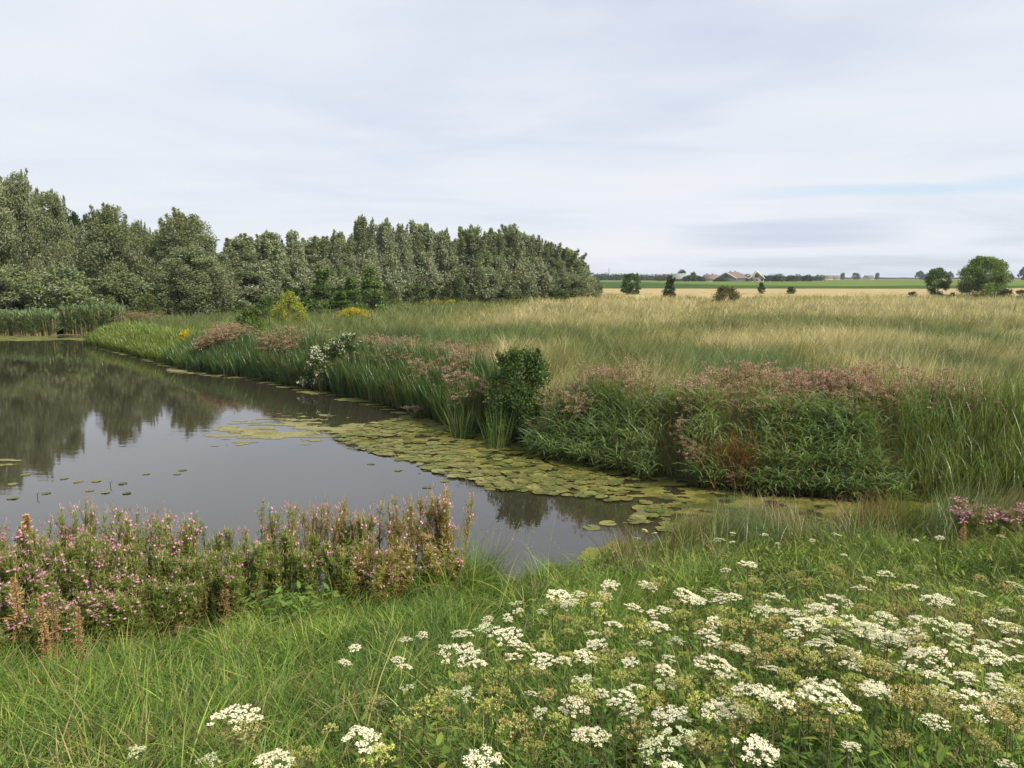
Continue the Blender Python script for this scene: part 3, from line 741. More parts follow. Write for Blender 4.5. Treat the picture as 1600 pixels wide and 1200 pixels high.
bush_px('round_shrub', 'dark green rounded shrub on the peninsula above the pink patch', 391, 479, 60, 40, ((.07, .115, .02), (.12, .17, .033)), 1.8, 1.0, 6000, .11, .06, 'dome')
bush_px('golden_shrub', 'yellow-green rounded conifer-like shrub in front of the willows', 452, 455, 54, 55, ((.19, .215, .03), (.28, .29, .048)), 2.6, 1.2, 7000, .13, .05, 'dome', None, .3, None, 1.2)
bush_px('green_shrub', 'fresh green shrub beside the yellow-green shrub', 418, 462, 46, 58, ((.065, .115, .03), (.10, .15, .045)), 2.2, 1.2, 4500, .14, .07, 'dome')
bush_px('green_shrub', 'mid green shrub at the end of the wheat-coloured meadow by the wood', 878, 456, 34, 112, ((.075, .11, .03), (.11, .15, .045)), 2.2, 1.2, 3000, .2, .1, 'dome')
bush_px('green_shrub', 'light green bush left of the pale silvery willow', 232, 460, 50, 58, ((.07, .11, .03), (.105, .145, .045)), 2.4, 1.2, 4500, .14, .07, 'dome')


def golden(label, px, py, wpx, D, H, n):
    g = Geo(); fl = Geo(); a, dy, dz = ray(px, py); x0 = a * D / dy; R = wpx / 2 / F * D
    x = rng.normal(0, .5, n) * R; y = rng.normal(0, .3, n) * R; b = np.stack([x, y, ground(x0 + x, D + y) - .3], 1); h = H * U(.7, 1.1, n) * np.exp(-(x / R) ** 2 * .35)
    add_strips(g, b, U(0, 6.28, n), h, .02, U(0, .15, n), U(0, .2, n), jit((.08, .12, .03), n), 2)
    for k in range(8):
        add_diamonds(fl, b + np.stack([rng.normal(0, .07, n), rng.normal(0, .07, n), h - .04 * k], 1), randdir(n), .12, .06, jit((.42, .36, .03), n, .25, .08))
    r = thing('goldenrod', label, 'wildflower', (x0, D, .3)); link('stems', g.mesh('goldenrod_stems', M_STEM), r); link('blossom', fl.mesh('goldenrod_flowers', M_FLOWER), r)


golden('bright yellow goldenrod patch at the edge of the meadow before the wood', 552, 483, 52, 59, 1.12, 300)
golden('small yellow goldenrod patch beside the rounded pink patch', 288, 520, 18, 37, 1.0, 120)
golden('thin yellowish goldenrod strip along the foot of the silver row', 690, 470, 120, 92, .9, 120)

# trees out in the fields
bush_px('field_tree', 'small sparse tree with visible trunk left of the farm', 987, 426, 36, 134, ((.06, .10, .03), (.10, .145, .045)), 4.6, 2.0, 6000, .28, .16, 'round', None, .3, None, .8, 64, cat='tree')
bush_px('field_tree', 'small pointed dark tree in front of the crop field', 1047, 430, 28, 122, ((.04, .065, .025), (.065, .09, .035)), 3.4, 1.5, 6000, .22, .12, 'cone', None, .30, None, .8, 110, cat='tree')
bush_px('brown_bush', 'reddish-brown sparse round bush in the golden meadow', 1133, 448, 50, 99, ((.085, .08, .03), (.13, .115, .045)), 2.2, 2.0, 4200, .2, .09, 'dome', None, .34, None, .8, 64, shell=.7)
bush_px('field_tree', 'tiny dark sapling in front of the wheat right of the brown bush', 1190, 441, 13, 140, ((.04, .065, .025), (.06, .085, .03)), 2.4, .8, 2400, .20, .11, 'dome', None, .34, None, .8, 80, cat='tree')
bush_px('field_bush', 'tiny dark bush at the wheat edge', 1237, 448, 15, 138, ((.05, .07, .03), (.07, .09, .035)), 1.6, .8, 1600, .22, .12, 'dome', None, .42, None, .8, 34)
bush_px('field_tree', 'smaller round dark tree left of the big dome-shaped tree', 1466, 418, 38, 131, ((.055, .10, .025), (.10, .15, .04)), 5.2, 2.4, 9500, .26, .15, 'round', None, .32, None, .8, 70, cat='tree')
bush_px('dome_tree', 'large dome-shaped tree reaching the ground at the right', 1541, 400, 80, 127, ((.085, .135, .03), (.165, .215, .055)), 7.0, 4.6, 26000, .28, .17, 'dome', None, .25, None, .85, 170, cat='tree')
for k, (px, w, py) in enumerate([(1425, 20, 456), (1489, 12, 457), (1570, 30, 452), (1596, 20, 453)]):
    bush_px('field_bush', ['low scrubby bush left of the two field trees', 'low scrubby bush between the two field trees', 'low brownish bush at the right foot of the dome tree', 'low scrubby bush at the right edge by the dome tree'][k], px, py, w, 121, ((.07, .085, .03), (.11, .115, .045)), 1.6, 1.0, 900, .22, .12, 'dome', None, .4, None, .8, 16)

# ------------------------------------------------------------------ far reeds left of the pond
def far_reeds(name, label, pxa, pxb, ya, yb, D0, D1, H, n):
    px = U(pxa, pxb, n); D = U(D0, D1, n); a = (px - CX) / F; x = a * D * 1.0; base = np.stack([x, D, np.full(n, -.1)], 1)
    h = H * U(.65, 1.1, n) * (.7 + .6 * fbm(x * .5, D * .5, 77)); c = jit((.15, .215, .10), n, .35)
    g = Geo(); V, Fq, tt = strips(base, U(0, 6.28, n), h, .04, U(0, .12, n), U(0, .2, n), 3, 'flat')
    C = np.repeat(jit((.30, .235, .12), n, .25)[:, None], 8, 1); g.add(V.reshape(-1, 3), Fq, C.reshape(-1, 3)); mid = (V[:, 0::2] + V[:, 1::2]) / 2
    for k in range(8):
        f = U(.16, 1, n); b0 = base + (mid[:, -1] - base) * f[:, None]
        add_strips(g, b0, U(0, 6.28, n), U(.4, .7, n), U(.04, .07, n), U(.2, .8, n), U(.3, 1, n), c, 2, 'lens')
    tag(link(name, g.mesh(name, M_GRASS)), label, 'reeds', kind='stuff')


far_reeds('far_reed_bed', 'blue-green reed bed with tan stalks at the far left shore', -60, 88, 0, 0, 52.6, 55, 1.3, 3400)
far_reeds('left_reed_bed', 'reed bed that runs on along the far shore beyond the left edge', -620, -60, 0, 0, 52.6, 55, 1.5, 5000)
far_reeds('inlet_reed_bed', 'taller reed bed with rusty stalks at the end of the inlet', 100, 192, 0, 0, 54.5, 57.5, 1.6, 2600)

# ------------------------------------------------------------------ farm and far trees
def flatmat(name, col, rough=.8, nz=.25, sc_=2.0):
    m, nt, N, Lk, out = nodes(name); b = N.new('ShaderNodeBsdfPrincipled'); b.inputs['Roughness'].default_value = rough
    tc = N.new('ShaderNodeTexCoord'); n1 = N.new('ShaderNodeTexNoise'); n1.inputs['Scale'].default_value = sc_; n1.inputs['Detail'].default_value = 6; Lk.new(tc.outputs['Object'], n1.inputs['Vector'])
    mr = N.new('ShaderNodeMapRange'); mr.inputs['To Min'].default_value = 1 - nz; mr.inputs['To Max'].default_value = 1 + nz; Lk.new(n1.outputs['Fac'], mr.inputs['Value'])
    hs = N.new('ShaderNodeHueSaturation'); hs.inputs['Color'].default_value = (*col, 1); Lk.new(mr.outputs[0], hs.inputs['Value']); Lk.new(hs.outputs[0], b.inputs['Base Color'])
    Lk.new(b.outputs[0], out.inputs['Surface']); return m


M_BRICK = flatmat('brick_wall', (.33, .24, .19)); M_TILE = flatmat('red_roof_tile', (.165, .115, .10)); M_GREYROOF = flatmat('grey_roof', (.25, .26, .26)); M_WHITE = flatmat('white_paint', (.75, .74, .70), .6, .05)
M_GREENWALL = flatmat('green_boarding', (.09, .12, .10)); M_GLASS = flatmat('dark_glazing', (.03, .035, .04), .15, .05); M_PLASTER = flatmat('pale_plaster', (.55, .52, .46))


def boxg(g, x0, x1, y0, y1, z0, z1):
    V = [(x, y, z) for z in (z0, z1) for y in (y0, y1) for x in (x0, x1)]
    g.add(V, [[0, 2, 3, 1], [4, 5, 7, 6], [0, 1, 5, 4], [2, 6, 7, 3], [0, 4, 6, 2], [1, 3, 7, 5]], (.5, .5, .5))


def house(name, label, px, D, w, l, eave, ridge, rz, wallm, roofm, trim=True, chim=True, hip=0.0, win=3, cat='house'):
    """gable ends at -y/+y (width w along x), ridge along y"""
    x = (px - CX) / F * D; r = thing(name, label, cat, (x, D, float(ground(x, D))), None, rz); hw, hl = w / 2, l / 2
    g = Geo(); V = [(-hw, -hl, 0), (hw, -hl, 0), (hw, hl, 0), (-hw, hl, 0), (-hw, -hl, eave), (hw, -hl, eave), (hw, hl, eave), (-hw, hl, eave)]
    g.add(V, [[0, 1, 5, 4], [1, 2, 6, 5], [2, 3, 7, 6], [3, 0, 4, 7]], (.5, .5, .5))
    if not hip: g.add([(-hw, -hl, eave), (hw, -hl, eave), (0, -hl, ridge - .1), (-hw, hl, eave), (hw, hl, eave), (0, hl, ridge - .1)], [[0, 1, 2], [4, 3, 5]], (.5, .5, .5))
    link('wall', g.mesh(name + '_wall', wallm), r)
    g = Geo(); o_ = .5; s = (ridge - eave) / hw; e = eave - o_ * s; hh = hip
    for sg in (-1, 1):
        V = [(sg * (hw + o_), -hl - o_, e), (sg * (hw + o_), hl + o_, e), (0, hl + o_ - hh, ridge), (0, -hl - o_ + hh, ridge)]
        V += [(a, b, c + .22) for a, b, c in V]
        g.add(V, [[0, 1, 2, 3], [7, 6, 5, 4], [0, 4, 5, 1], [1, 5, 6, 2], [3, 7, 4, 0]], (.5, .5, .5))
    if hip:
        for sg in (-1, 1): g.add([(-hw - o_, sg * (hl + o_), e + .2), (hw + o_, sg * (hl + o_), e + .2), (0, sg * (hl + o_ - hh), ridge + .22)], [[0, 1, 2]], (.5, .5, .5))
    rf = link('roof', g.mesh(name + '_roof', roofm), r)
    if chim:
        for yy in (-hl * .3, hl * .45): g = Geo(); boxg(g, -.45, .45, yy - .45, yy + .45, ridge - .6, ridge + 1.0); link('chimney', g.mesh(name + '_chimney', M_BRICK), rf)
    if trim:
        for sg in (-1, 1):
            g = Geo(); V = []
            for (a, c) in ((sg * (hw + o_ + .05), e - .15), (0, ridge - .15)):
                for yy in (-hl - o_ - .12, -hl - o_ - .02): V += [(a, yy, c - .25), (a, yy, c + .45)]
            g.add(V, [[0, 1, 5, 4], [2, 6, 7, 3], [1, 3, 7, 5], [0, 4, 6, 2]], (.5, .5, .5)); link('bargeboard', g.mesh(name + '_bargeboard', M_WHITE), rf)
    for k in range(win):
        xx = -hw + w * (k + .6) / win; g = Geo(); boxg(g, xx - .6, xx + .6, -hl - .04, -hl + .1, eave * .35, eave * .8); f = link('window', g.mesh(name + '_window', M_GLASS), r)
        g = Geo(); boxg(g, xx - .75, xx + .75, -hl - .1, -hl - .045, eave * .35 - .15, eave * .35); link('sill', g.mesh(name + '_sill', M_WHITE), f)
    if trim: g = Geo(); boxg(g, -.9, .9, -hl - .05, -hl + .1, eave + .25, eave + (ridge - eave) * .5); link('window', g.mesh(name + '_gable_window', M_GLASS), r)
    return r


house('barn', 'wide barn with red roof, white bargeboards and dark gable', 1141, 474, 13, 19, 2.9, 6.4, math.radians(-38), M_GREENWALL, M_TILE, True, True, 0, 0, 'barn')
house('farmhouse', 'steep gabled farmhouse with white bargeboards right of the wide barn', 1178, 470, 8.4, 10, 3.0, 6.9, math.radians(-14), M_BRICK, M_TILE, True, False, 0, 3)
house('farmhouse', 'low farmhouse with reddish roof and pale wall left of the wide barn', 1107, 478, 5.5, 9, 2.4, 4.9, math.radians(90), M_PLASTER, M_TILE, False, True, 1.2, 2)
house('barn', 'grey-roofed barn at the left end of the farm', 1060, 482, 7, 9, 2.6, 5.6, math.radians(80), M_GREENWALL, M_GREYROOF, False, False, 1.5, 0, 'barn')
for (px, D, w, c, lab) in [(1289, 900, 9, M_WHITE, 'tiny white far house beside a clump of trees on the horizon'), (1300, 930, 12, M_PLASTER, 'tiny pale far house right of the white one on the horizon'), (1352, 950, 16, M_PLASTER, 'tiny long far barn on the horizon between tree clumps')]:
    house('far_house', lab, px, D, w, 9, 2.4, 5.4, math.radians(80), c, M_TILE, False, False, 0, 0)


def treeline(name, label, items, D, n, leaf, cols):
    g = Geo()
    for (px, py, w) in items:
        a, dy, dz = ray(px, py); d = D + U(-40, 60); x = a * d / dy; zt = CAMZ + dz * d / dy; R = w / 2 / F * d
        m = n; u = randdir(m); q = U(0, 1, m) ** .4; z = zt * .5 + u[:, 2] * q * zt * .5 * (1 + .12 * rng.normal(0, 1, m))
        pos = np.stack([x + u[:, 0] * q * R * 1.1, d + u[:, 1] * q * R, np.clip(z, .1, None)], 1)
        add_diamonds(g, pos, randdir(m), U(.6, 1.3, m) * leaf, U(.5, 1, m) * leaf, jit(mixc(cols[0], cols[1], U(0, 1, 1))[0], m, .3))
    tag(link(name, g.mesh(name, M_LEAF)), label, 'wood', kind='stuff')


it = [(px, 428 + U(-2, 3), U(16, 26)) for px in np.arange(925, 1052, 7)]
treeline('distant_wood', 'dark distant wood on the horizon left of the farm', it, 640, 500, 1.1, ((.028, .05, .022), (.045, .07, .03)))
it = [(px, 430 + U(-3, 2), U(10, 20)) for px in np.arange(1050, 1285, 7)]
treeline('farm_wood', 'trees in a broken line behind the farm buildings', it, 560, 420, 1.0, ((.035, .06, .022), (.06, .09, .034)))
it = [(px, 434 + U(-1, 1), U(10, 20)) for px in np.concatenate([np.arange(1285, 1330, 9), np.arange(1360, 1440, 10), np.arange(1560, 1660, 10), np.arange(1480, 1510, 8)])]
treeline('horizon_hedges', 'thin broken line of hedges along the right horizon', it, 1100, 200, 1.3, ((.035, .055, .028), (.05, .07, .035)))
P_FAR = tree_protos(2, 8.0, 4.0, nc=30, nl=1500, L=1.0, W=.7, cols=((.035, .058, .024), (.055, .08, .034)), shape='round', base=.1, plumes=2, up=.3, mat=M_LEAF, nm='far_tree', nlimb=6)
for (px, py, w, D, lab) in [(1066, 422, 16, 600, 'round-topped far tree standing above the grey-roofed barn'), (1083, 426, 12, 610, 'dark round far tree right of the grey-roofed barn'), (1317, 427, 9, 950, 'small far tree on the horizon, left of a pair'), (1337, 427, 14, 950, 'broader far tree on the horizon, right of a pair'),
                           (1371, 427, 9, 1000, 'lone far tree at the left end of a thin hedge'), (1438, 424, 16, 900, 'dark far tree left of the round field tree'), (1452, 427, 18, 910, 'far tree partly behind the round field tree'), (1484, 425, 14, 900, 'far tree in the gap between the two field trees'),
                           (1580, 428, 10, 800, 'far tree just right of the dome tree'), (1600, 419, 16, 700, 'far tree cut by the right edge of the picture')]:
    tree_px('far_tree', lab, 'tree', P_FAR[int(px) % 2], px, py, w, D)
for (px, py, w, D, lab) in [(1078, 431, 26, 470, 'dark bushes by the grey barn'), (1097, 433, 14, 468, 'dark bush against the low farmhouse'), (1124, 434, 20, 462, 'dark bush in front of the wide barn gable'), (1198, 432, 16, 468, 'pale bush right of the steep farmhouse'), (1215, 431, 22, 475, 'round bush right of the farm'), (1237, 431, 22, 480, 'second round bush right of the farm'), (1262, 430, 20, 485, 'last round bush right of the farm')]:
    tree_px('farm_bush', lab, 'bush', P_FAR[int(px) % 2], px, py, w, D, None, 'stems')
g = Geo(); x = (950 - CX) / F * 900; add_tube(g, [(0, 0, 0), (0, 0, 14.5)], [.5, .25], (.12, .12, .13), 6); r = thing('mast', 'thin dark mast above the far wood left of the farm', 'mast', (x, 900, .5)); link('pole', g.mesh('mast_pole', M_BARK), r)

# ------------------------------------------------------------------ willowherb columns on the near bank
PINK = np.array([.62, .25, .48])


def willowherb(kind, H=1.3, R=.22):
    st, lf, fl = Geo(), Geo(), Geo(); ns = int(U(7, 10))
    lc = {'pink': ((.16, .24, .045), (.29, .335, .085)), 'bright': ((.14, .21, .045), (.25, .29, .075)), 'red': ((.22, .25, .05), (.37, .35, .09)), 'green': ((.15, .235, .045), (.26, .32, .075))}[kind]
    for k in range(ns):
        a = U(0, 2 * PI); r = R * .55 * math.sqrt(U(0, 1)); h = H * U(.74, 1.0) * (1 - .12 * r / R); out = U(.1, 1.0) * R
        p0 = np.array([r * math.cos(a), r * math.sin(a), 0]); p2 = p0 + [out * math.cos(a), out * math.sin(a), h]; pm = (p0 + p2) / 2 + rng.normal(0, .015, 3)
        add_tube(st, [p0, pm, p2], [.006, .005, .003], (.14, .13, .05) if kind != 'red' else (.20, .12, .05), 4)
        m = 130; t = U(.06, .98, m) ** .9; pts = p0 + (p2 - p0) * t[:, None] + (pm - (p0 + p2) / 2) * (1 - (2 * t - 1) ** 2)[:, None]
        c = mixc(lc[0], lc[1], rng.random(m)) * (1 + U(-.25, .25, (m, 1))); low = (t < .62 * U(.4, 1.2)) & (rng.random(m) < .6); c = np.where(low[:, None], np.array([.34, .235, .12]), c)
        add_strips(lf, pts, U(0, 2 * PI, m), U(.05, .10, m) * (1.1 - .45 * t), U(.010, .019, m), U(.5, 1.3, m), U(.1, .9, m), c, 2, 'lens')
        # branches with seed pods
        nb = 24
        tb = U(.30, .96, nb); pb = p0 + (p2 - p0) * tb[:, None]; az = U(0, 2 * PI, nb); Lb = U(.09, .24, nb) * (1.15 - .6 * (tb - .3))
        V, Fq, _ = strips(pb, az, Lb, .004, U(.3, .8, nb), U(-.4, .0, nb), 2, 'flat'); pc = (.30, .19, .10) if kind == 'red' else (.23, .20, .08)
        st.add(V.reshape(-1, 3), Fq, pc); ends = V[:, -1]; mids = V[:, 2]
        for src in (ends, mids):
            q = 2
            for _k in range(q): add_strips(st, src + rng.normal(0, .006, src.shape), U(0, 2 * PI, nb), U(.04, .07, nb), .004, U(.1, .7, nb), U(-.2, .2, nb), jit((.42, .24, .16) if kind == 'red' else (.30, .25, .11), nb), 1, 'flat')
        for q in range(8): add_strips(lf, ends + (pb - ends) * U(0, .85, (nb, 1)), U(0, 2 * PI, nb), U(.03, .07, nb), U(.008, .014, nb), U(.3, 1.4, nb), U(.1, .7, nb), mixc(lc[0], lc[1], rng.random(nb)) * U(.8, 1.25, (nb, 1)), 2, 'lens')
        nf = {'pink': 18, 'red': 9, 'green': 5, 'bright': 40}[kind]
        sel = rng.choice(np.argsort(tb)[-11:], nf); C = ends[sel] + rng.normal(0, .022, (nf, 3)); outd = unit(np.column_stack([np.cos(az[sel]), np.sin(az[sel]), U(.1, .9, nf)]))
        for q in range(nf):
            n_ = outd[q]; e1 = unit(np.cross(n_, [.1, .2, .97])); e2 = np.cross(n_, e1); s = U(.010, .0165)
            for d in (e1, e2, -e1, -e2):
                add_diamonds(fl, (C[q] + d * s * .55 + n_ * .003)[None], (d + n_ * .25)[None], s * 1.2, s * 1.0, jit(PINK if kind != 'red' else PINK * .8 + .12, 1, .2, .08), 0, n_[None])
            add_diamonds(fl, (C[q] + n_ * .006)[None], e1[None], .006, .006, (.8, .75, .6), 0, n_[None])
    return st.mesh('willowherb_stems', M_STEM), lf.mesh('willowherb_leaves', M_HERB), fl.mesh('willowherb_flowers', M_FLOWER)


WH = {'pink': [willowherb('pink') for _ in range(4)], 'red': [willowherb('red') for _ in range(3)], 'green': [willowherb('green') for _ in range(2)], 'bright': [willowherb('bright')]}


def put_wh(px, ptop, D, w, kind, label, group=None):
    a, dy, dz = ray(px, ptop); x = a * D / dy; zt = CAMZ + dz * D / dy; z0 = float(ground(x, D)) - .02
    H = zt - z0; s = w / 2 / F * D / .165
    r = thing('willowherb', label, 'wildflower', (x, D, z0), group, U(0, 6.28), (s, s, H / 1.24))
    for nm, me in zip(('stems', 'leaves', 'blossom'), WH[kind][int(rng.integers(len(WH[kind])))]): link(nm, me, r)


for (px, pt, D, w, k, lab) in [
    (710, 755, 9.1, 46, 'red', 'rightmost reddish-green willowherb column standing alone against the water'), (655, 762, 9.0, 46, 'red', 'tall reddish willowherb column second from the right end'),
    (630, 785, 8.9, 44, 'red', 'shorter reddish willowherb column leaning on the second tallest one'), (578, 778, 8.9, 50, 'red', 'broad reddish willowherb column in the middle of the right half'), (553, 800, 8.7, 40, 'green', 'greener willowherb column left of a broad reddish one'),
    (512, 773, 8.8, 32, 'red', 'slim pointed willowherb column topped with pink buds'), (470, 781, 8.8, 36, 'red', 'slim willowherb column left of the pointed one'), (440, 792, 8.7, 40, 'pink', 'pink-flowering willowherb in the centre of the near stand'),
    (405, 796, 8.6, 40, 'pink', 'pink-flowering willowherb right of the low gap in the stand'), (362, 826, 8.4, 44, 'green', 'low green willowherb in the gap of the stand where the water dips'), (325, 826, 8.3, 44, 'green', 'low green willowherb beside the single white flower head'),
    (288, 803, 8.2, 46, 'pink', 'willowherb at the right end of the pink left stand'), (120, 783, 8.0, 40, 'pink', 'tallest willowherb of the left stand, topped with pink flowers'), (140, 880, 7.0, 60, 'pink', 'willowherb with the densest bright pink flowers low in the left stand')]:
    put_wh(px, pt, D, w, k, lab)
for (px, pt, D) in [(255, 803, 8.1), (225, 798, 8.0), (200, 797, 8.0), (175, 802, 7.9), (150, 806, 7.9), (92, 806, 7.8), (65, 812, 7.8), (38, 815, 7.7), (10, 814, 7.7), (-20, 812, 7.7), (-50, 812, 7.7)]:
    put_wh(px, pt + U(-6, 16), D, U(40, 60), 'pink', 'pink-flowering willowherb in the back row of the left stand, against the water', 'back row of pink willowherb')
for (px, pt, D) in [(20, 850, 7.1), (65, 858, 7.2), (105, 845, 7.3), (185, 845, 7.3), (225, 840, 7.4), (262, 850, 7.4), (300, 855, 7.5), (-25, 860, 7.1), (45, 900, 6.7), (100, 925, 6.6), (180, 905, 6.7), (340, 862, 7.6), (380, 860, 7.8), (0, 905, 6.7), (15, 945, 6.3), (60, 940, 6.4), (140, 935, 6.45), (-20, 950, 6.3), (215, 915, 6.7), (255, 905, 6.9)]:
    put_wh(px, pt + U(-14, 14), D, U(44, 66), ('pink' if rng.random() < .6 else 'green') if px < 230 else 'green', 'leafy willowherb with scattered pink flowers in the front row of the left stand', 'front row of pink willowherb')
for (px, pt, D) in [(430, 838, 8.1), (480, 832, 8.2), (530, 838, 8.2), (575, 845, 8.3), (615, 838, 8.4), (655, 842, 8.5), (690, 858, 8.5), (600, 880, 7.9)]:
    put_wh(px, pt, D, 52, 'red' if px > 540 else 'green', 'lower willowherb in front of the reddish columns, half buried in grass', 'lower willowherb below the reddish columns')
for (px, pt, D, k, lab) in [(1515, 782, 10.0, 'bright', 'bright pink flower plant at the channel edge on the right'), (1550, 800, 9.9, 'bright', 'smaller pink flower plant right of the bright one'), (1602, 792, 10.0, 'bright', 'pink flower plant cut by the right edge of the picture')]:
    put_wh(px, pt, D, 40, k, lab)


def dock(H=1.15):
    st, sd = Geo(), Geo(); p2 = np.array([rng.normal(0, .04), rng.normal(0, .04), H]); t = np.linspace(0, 1, 6)[:, None]; add_tube(st, p2 * t + rng.normal(0, .006, (6, 3)), np.linspace(.009, .003, 6), (.16, .08, .04), 5)
    n = 1100; f = U(.1, 1, n); w = .055 * np.minimum(1, (1 - f) * 3 + .25) * (.5 + .7 * vnoise(f * 16, f * 0, 5)); d = randdir(n); c = p2 * f[:, None] + d * w[:, None] * U(.3, 1, (n, 1))
    add_diamonds(sd, c, d + [0, 0, .8], U(.012, .03, n), U(.008, .016, n), jit((.40, .27, .14), n, .4, .1))
    add_strips(sd, p2 * U(.05, .6, 26)[:, None], U(0, 6.28, 26), U(.08, .16, 26), U(.015, .03, 26), U(.6, 1.4, 26), U(.6, 1.6, 26), jit((.26, .16, .08), 26), 3, 'lens')
    return st.mesh('dock_stem', M_STEM), sd.mesh('dock_seeds', M_SEED)


DK = [dock() for _ in range(3)]
for (px, pt, pb, w, lab) in [(62, 806, 985, 2.3, 'tall pale tan dried stalk among the pink flowers at left'), (8, 880, 1000, 2.0, 'tan dried stalk at the left picture edge'), (40, 900, 1030, 1.2, 'withered tan stalk below the tall pale one at left'), (110, 860, 985, 1.3, 'withered tan stalk right of the tall pale one'), (180, 930, 1015, 1.1, 'tan withered stalk low in the front of the left stand'), (270, 890, 975, 1.0, 'thin tan stalk near the right part of the left stand'), (75, 930, 1042, .9, 'rust-brown seed spike in the grass, left of three in a row'), (92, 935, 1040, .8, 'rust-brown seed spike in the grass, middle of three in a row'),
                          (125, 950, 1040, .8, 'rust-brown seed spike in the grass, right of three in a row'), (205, 880, 970, 1.2, 'tan withered stalk in the middle of the left stand'), (235, 880, 965, 1.1, 'tan withered stalk right of the middle of the left stand'), (356, 905, 985, .9, 'reddish dry spike at the right foot of the left stand'),
                          (150, 890, 985, 1.1, 'tan withered stalk below the densest pink flowers'), (312, 870, 965, .8, 'thin brown dry spike near the gap of the stand'), (250, 850, 915, 1.2, 'withered brown stalk high in the left stand'), (1505, 815, 870, .9, 'dark reddish seed spike beside the bright pink flower plant'), (665, 850, 905, .8, 'dark brown dry spike below the reddish columns')]:
    x, y = on_ground(px, pb, 0); a, dy, dz = ray(px, pt); zt = CAMZ + dz * y / dy; z0 = float(ground(x, y)) - .02; H = max(zt - z0, .3)
    r = thing('dock_plant', lab, 'dried plant', (x, y, z0), None, U(0, 6.28), (w, w, H / 1.15))
    for nm, me in zip(('stem', 'seeds'), DK[int(rng.integers(3))]): link(nm, me, r)

# big low leafy plant in the grass at left
g = Geo(); n = 150; base = np.column_stack([rng.normal(0, .25, n), rng.normal(0, .15, n), U(.1, .4, n)])
add_strips(g, base, U(0, 6.28, n), U(.06, .12, n), U(.028, .05, n), U(.8, 1.5, n), U(.1, .7, n), jit((.11, .185, .036), n, .3), 3, 'lens')
x, y = on_ground(460, 955, .2); r = thing('leafy_plant', 'low broad-leaved green plant in the grass below the white heads', 'plant', (x, y, float(ground(x, y)))); link('leaves', g.mesh('leafy_plant_leaves', M_LEAF), r)

# ------------------------------------------------------------------ umbel flowers
WHITE = (.78, .735, .58)


def umbel(R=.08, nu=24, nf=26, seed=False, col=None, gap=.12):
    fl, ry = Geo(), Geo(); gold = PI * (3 - math.sqrt(5)); dome = U(.18, .45); ecc = U(.75, 1.0); rot = U(0, PI); tiltx = U(-.12, .12)
    drop = rng.random(nu) < (gap if not seed else .1)
    for i in range(nu):
        if drop[i]: continue
        r = R * math.sqrt((i + .5) / nu); a = i * gold + U(-.25, .25); x, y = r * math.cos(a), r * math.sin(a) * ecc
        x, y = x * math.cos(rot) - y * math.sin(rot), x * math.sin(rot) + y * math.cos(rot)
        z = -dome * r * r / R + U(-.006, .006) + tiltx * x
        c = np.array([x, y, z]); b = np.array([0, 0, -.062]); add_tube(ry, [b, (b + c) / 2 + [x * .12, y * .12, -.004], c + [0, 0, -.012]], [.0013, .0011, .0009], (.13, .17, .06) if not seed else (.17, .16, .06), 3)
        m = nf; th = U(0, 2 * PI, m); ur = R * .20 * np.sqrt(U(0, 1, m)) * U(.8, 1.15)
        if not seed:
            P = np.column_stack([x + ur * np.cos(th), y + ur * np.sin(th), z - 6 * ur ** 2 + U(-.0018, .0018, m)])
            nrm = unit(np.column_stack([rng.normal(0, .3, m), rng.normal(0, .3, m), np.ones(m)])); ax = np.cross(nrm, randdir(m))
            add_diamonds(fl, P, ax, U(.006, .0095, m), U(.006, .009, m), jit(col or WHITE, m, .12, .04), 0, nrm)
        else:
            d = randdir(m); d[:, 2] = d[:, 2] * .8 + .25; P = c + d * R * .16 * U(.55, 1, (m, 1))
            add_diamonds(fl, P, d + randdir(m) * .3, U(.007, .013, m), U(.004, .007, m), jit(col, m, .3, .1))
            add_tube(ry, [c + [0, 0, -.014], c], [.001, .004], (.16, .16, .05), 3)
    return fl.mesh('seed_head' if seed else 'white_umbel', M_SEED if seed else M_FLOWER), ry.mesh('umbel_rays', M_STEM)


def umbel_leaf():
    g = Geo()
    for k in range(2):
        a = U(0, 2 * PI); L = U(.16, .3); el = U(.2, .9); d = np.array([math.cos(a) * math.cos(el), math.sin(a) * math.cos(el), math.sin(el)]); z0 = U(.05, .3)
        n = 16; t = U(.25, 1, n); s = unit(np.cross(d, [0, 0, 1])); side = np.where(rng.random(n) < .5, -1, 1)
        p = np.array([0, 0, z0]) + d * L * t[:, None]; add_strips(g, p, a + side * U(.5, 1.2, n), U(.03, .065, n) * (1.2 - .6 * t), U(.010, .018, n), U(.9, 1.5, n), U(.1, .6, n), jit((.12, .19, .036), n, .3), 2, 'lens')
        add_tube(g, [np.array([0, 0, z0]), np.array([0, 0, z0]) + d * L], [.003, .0015], (.10, .14, .05), 4)
    return g.mesh('umbel_leaves', M_LEAF)


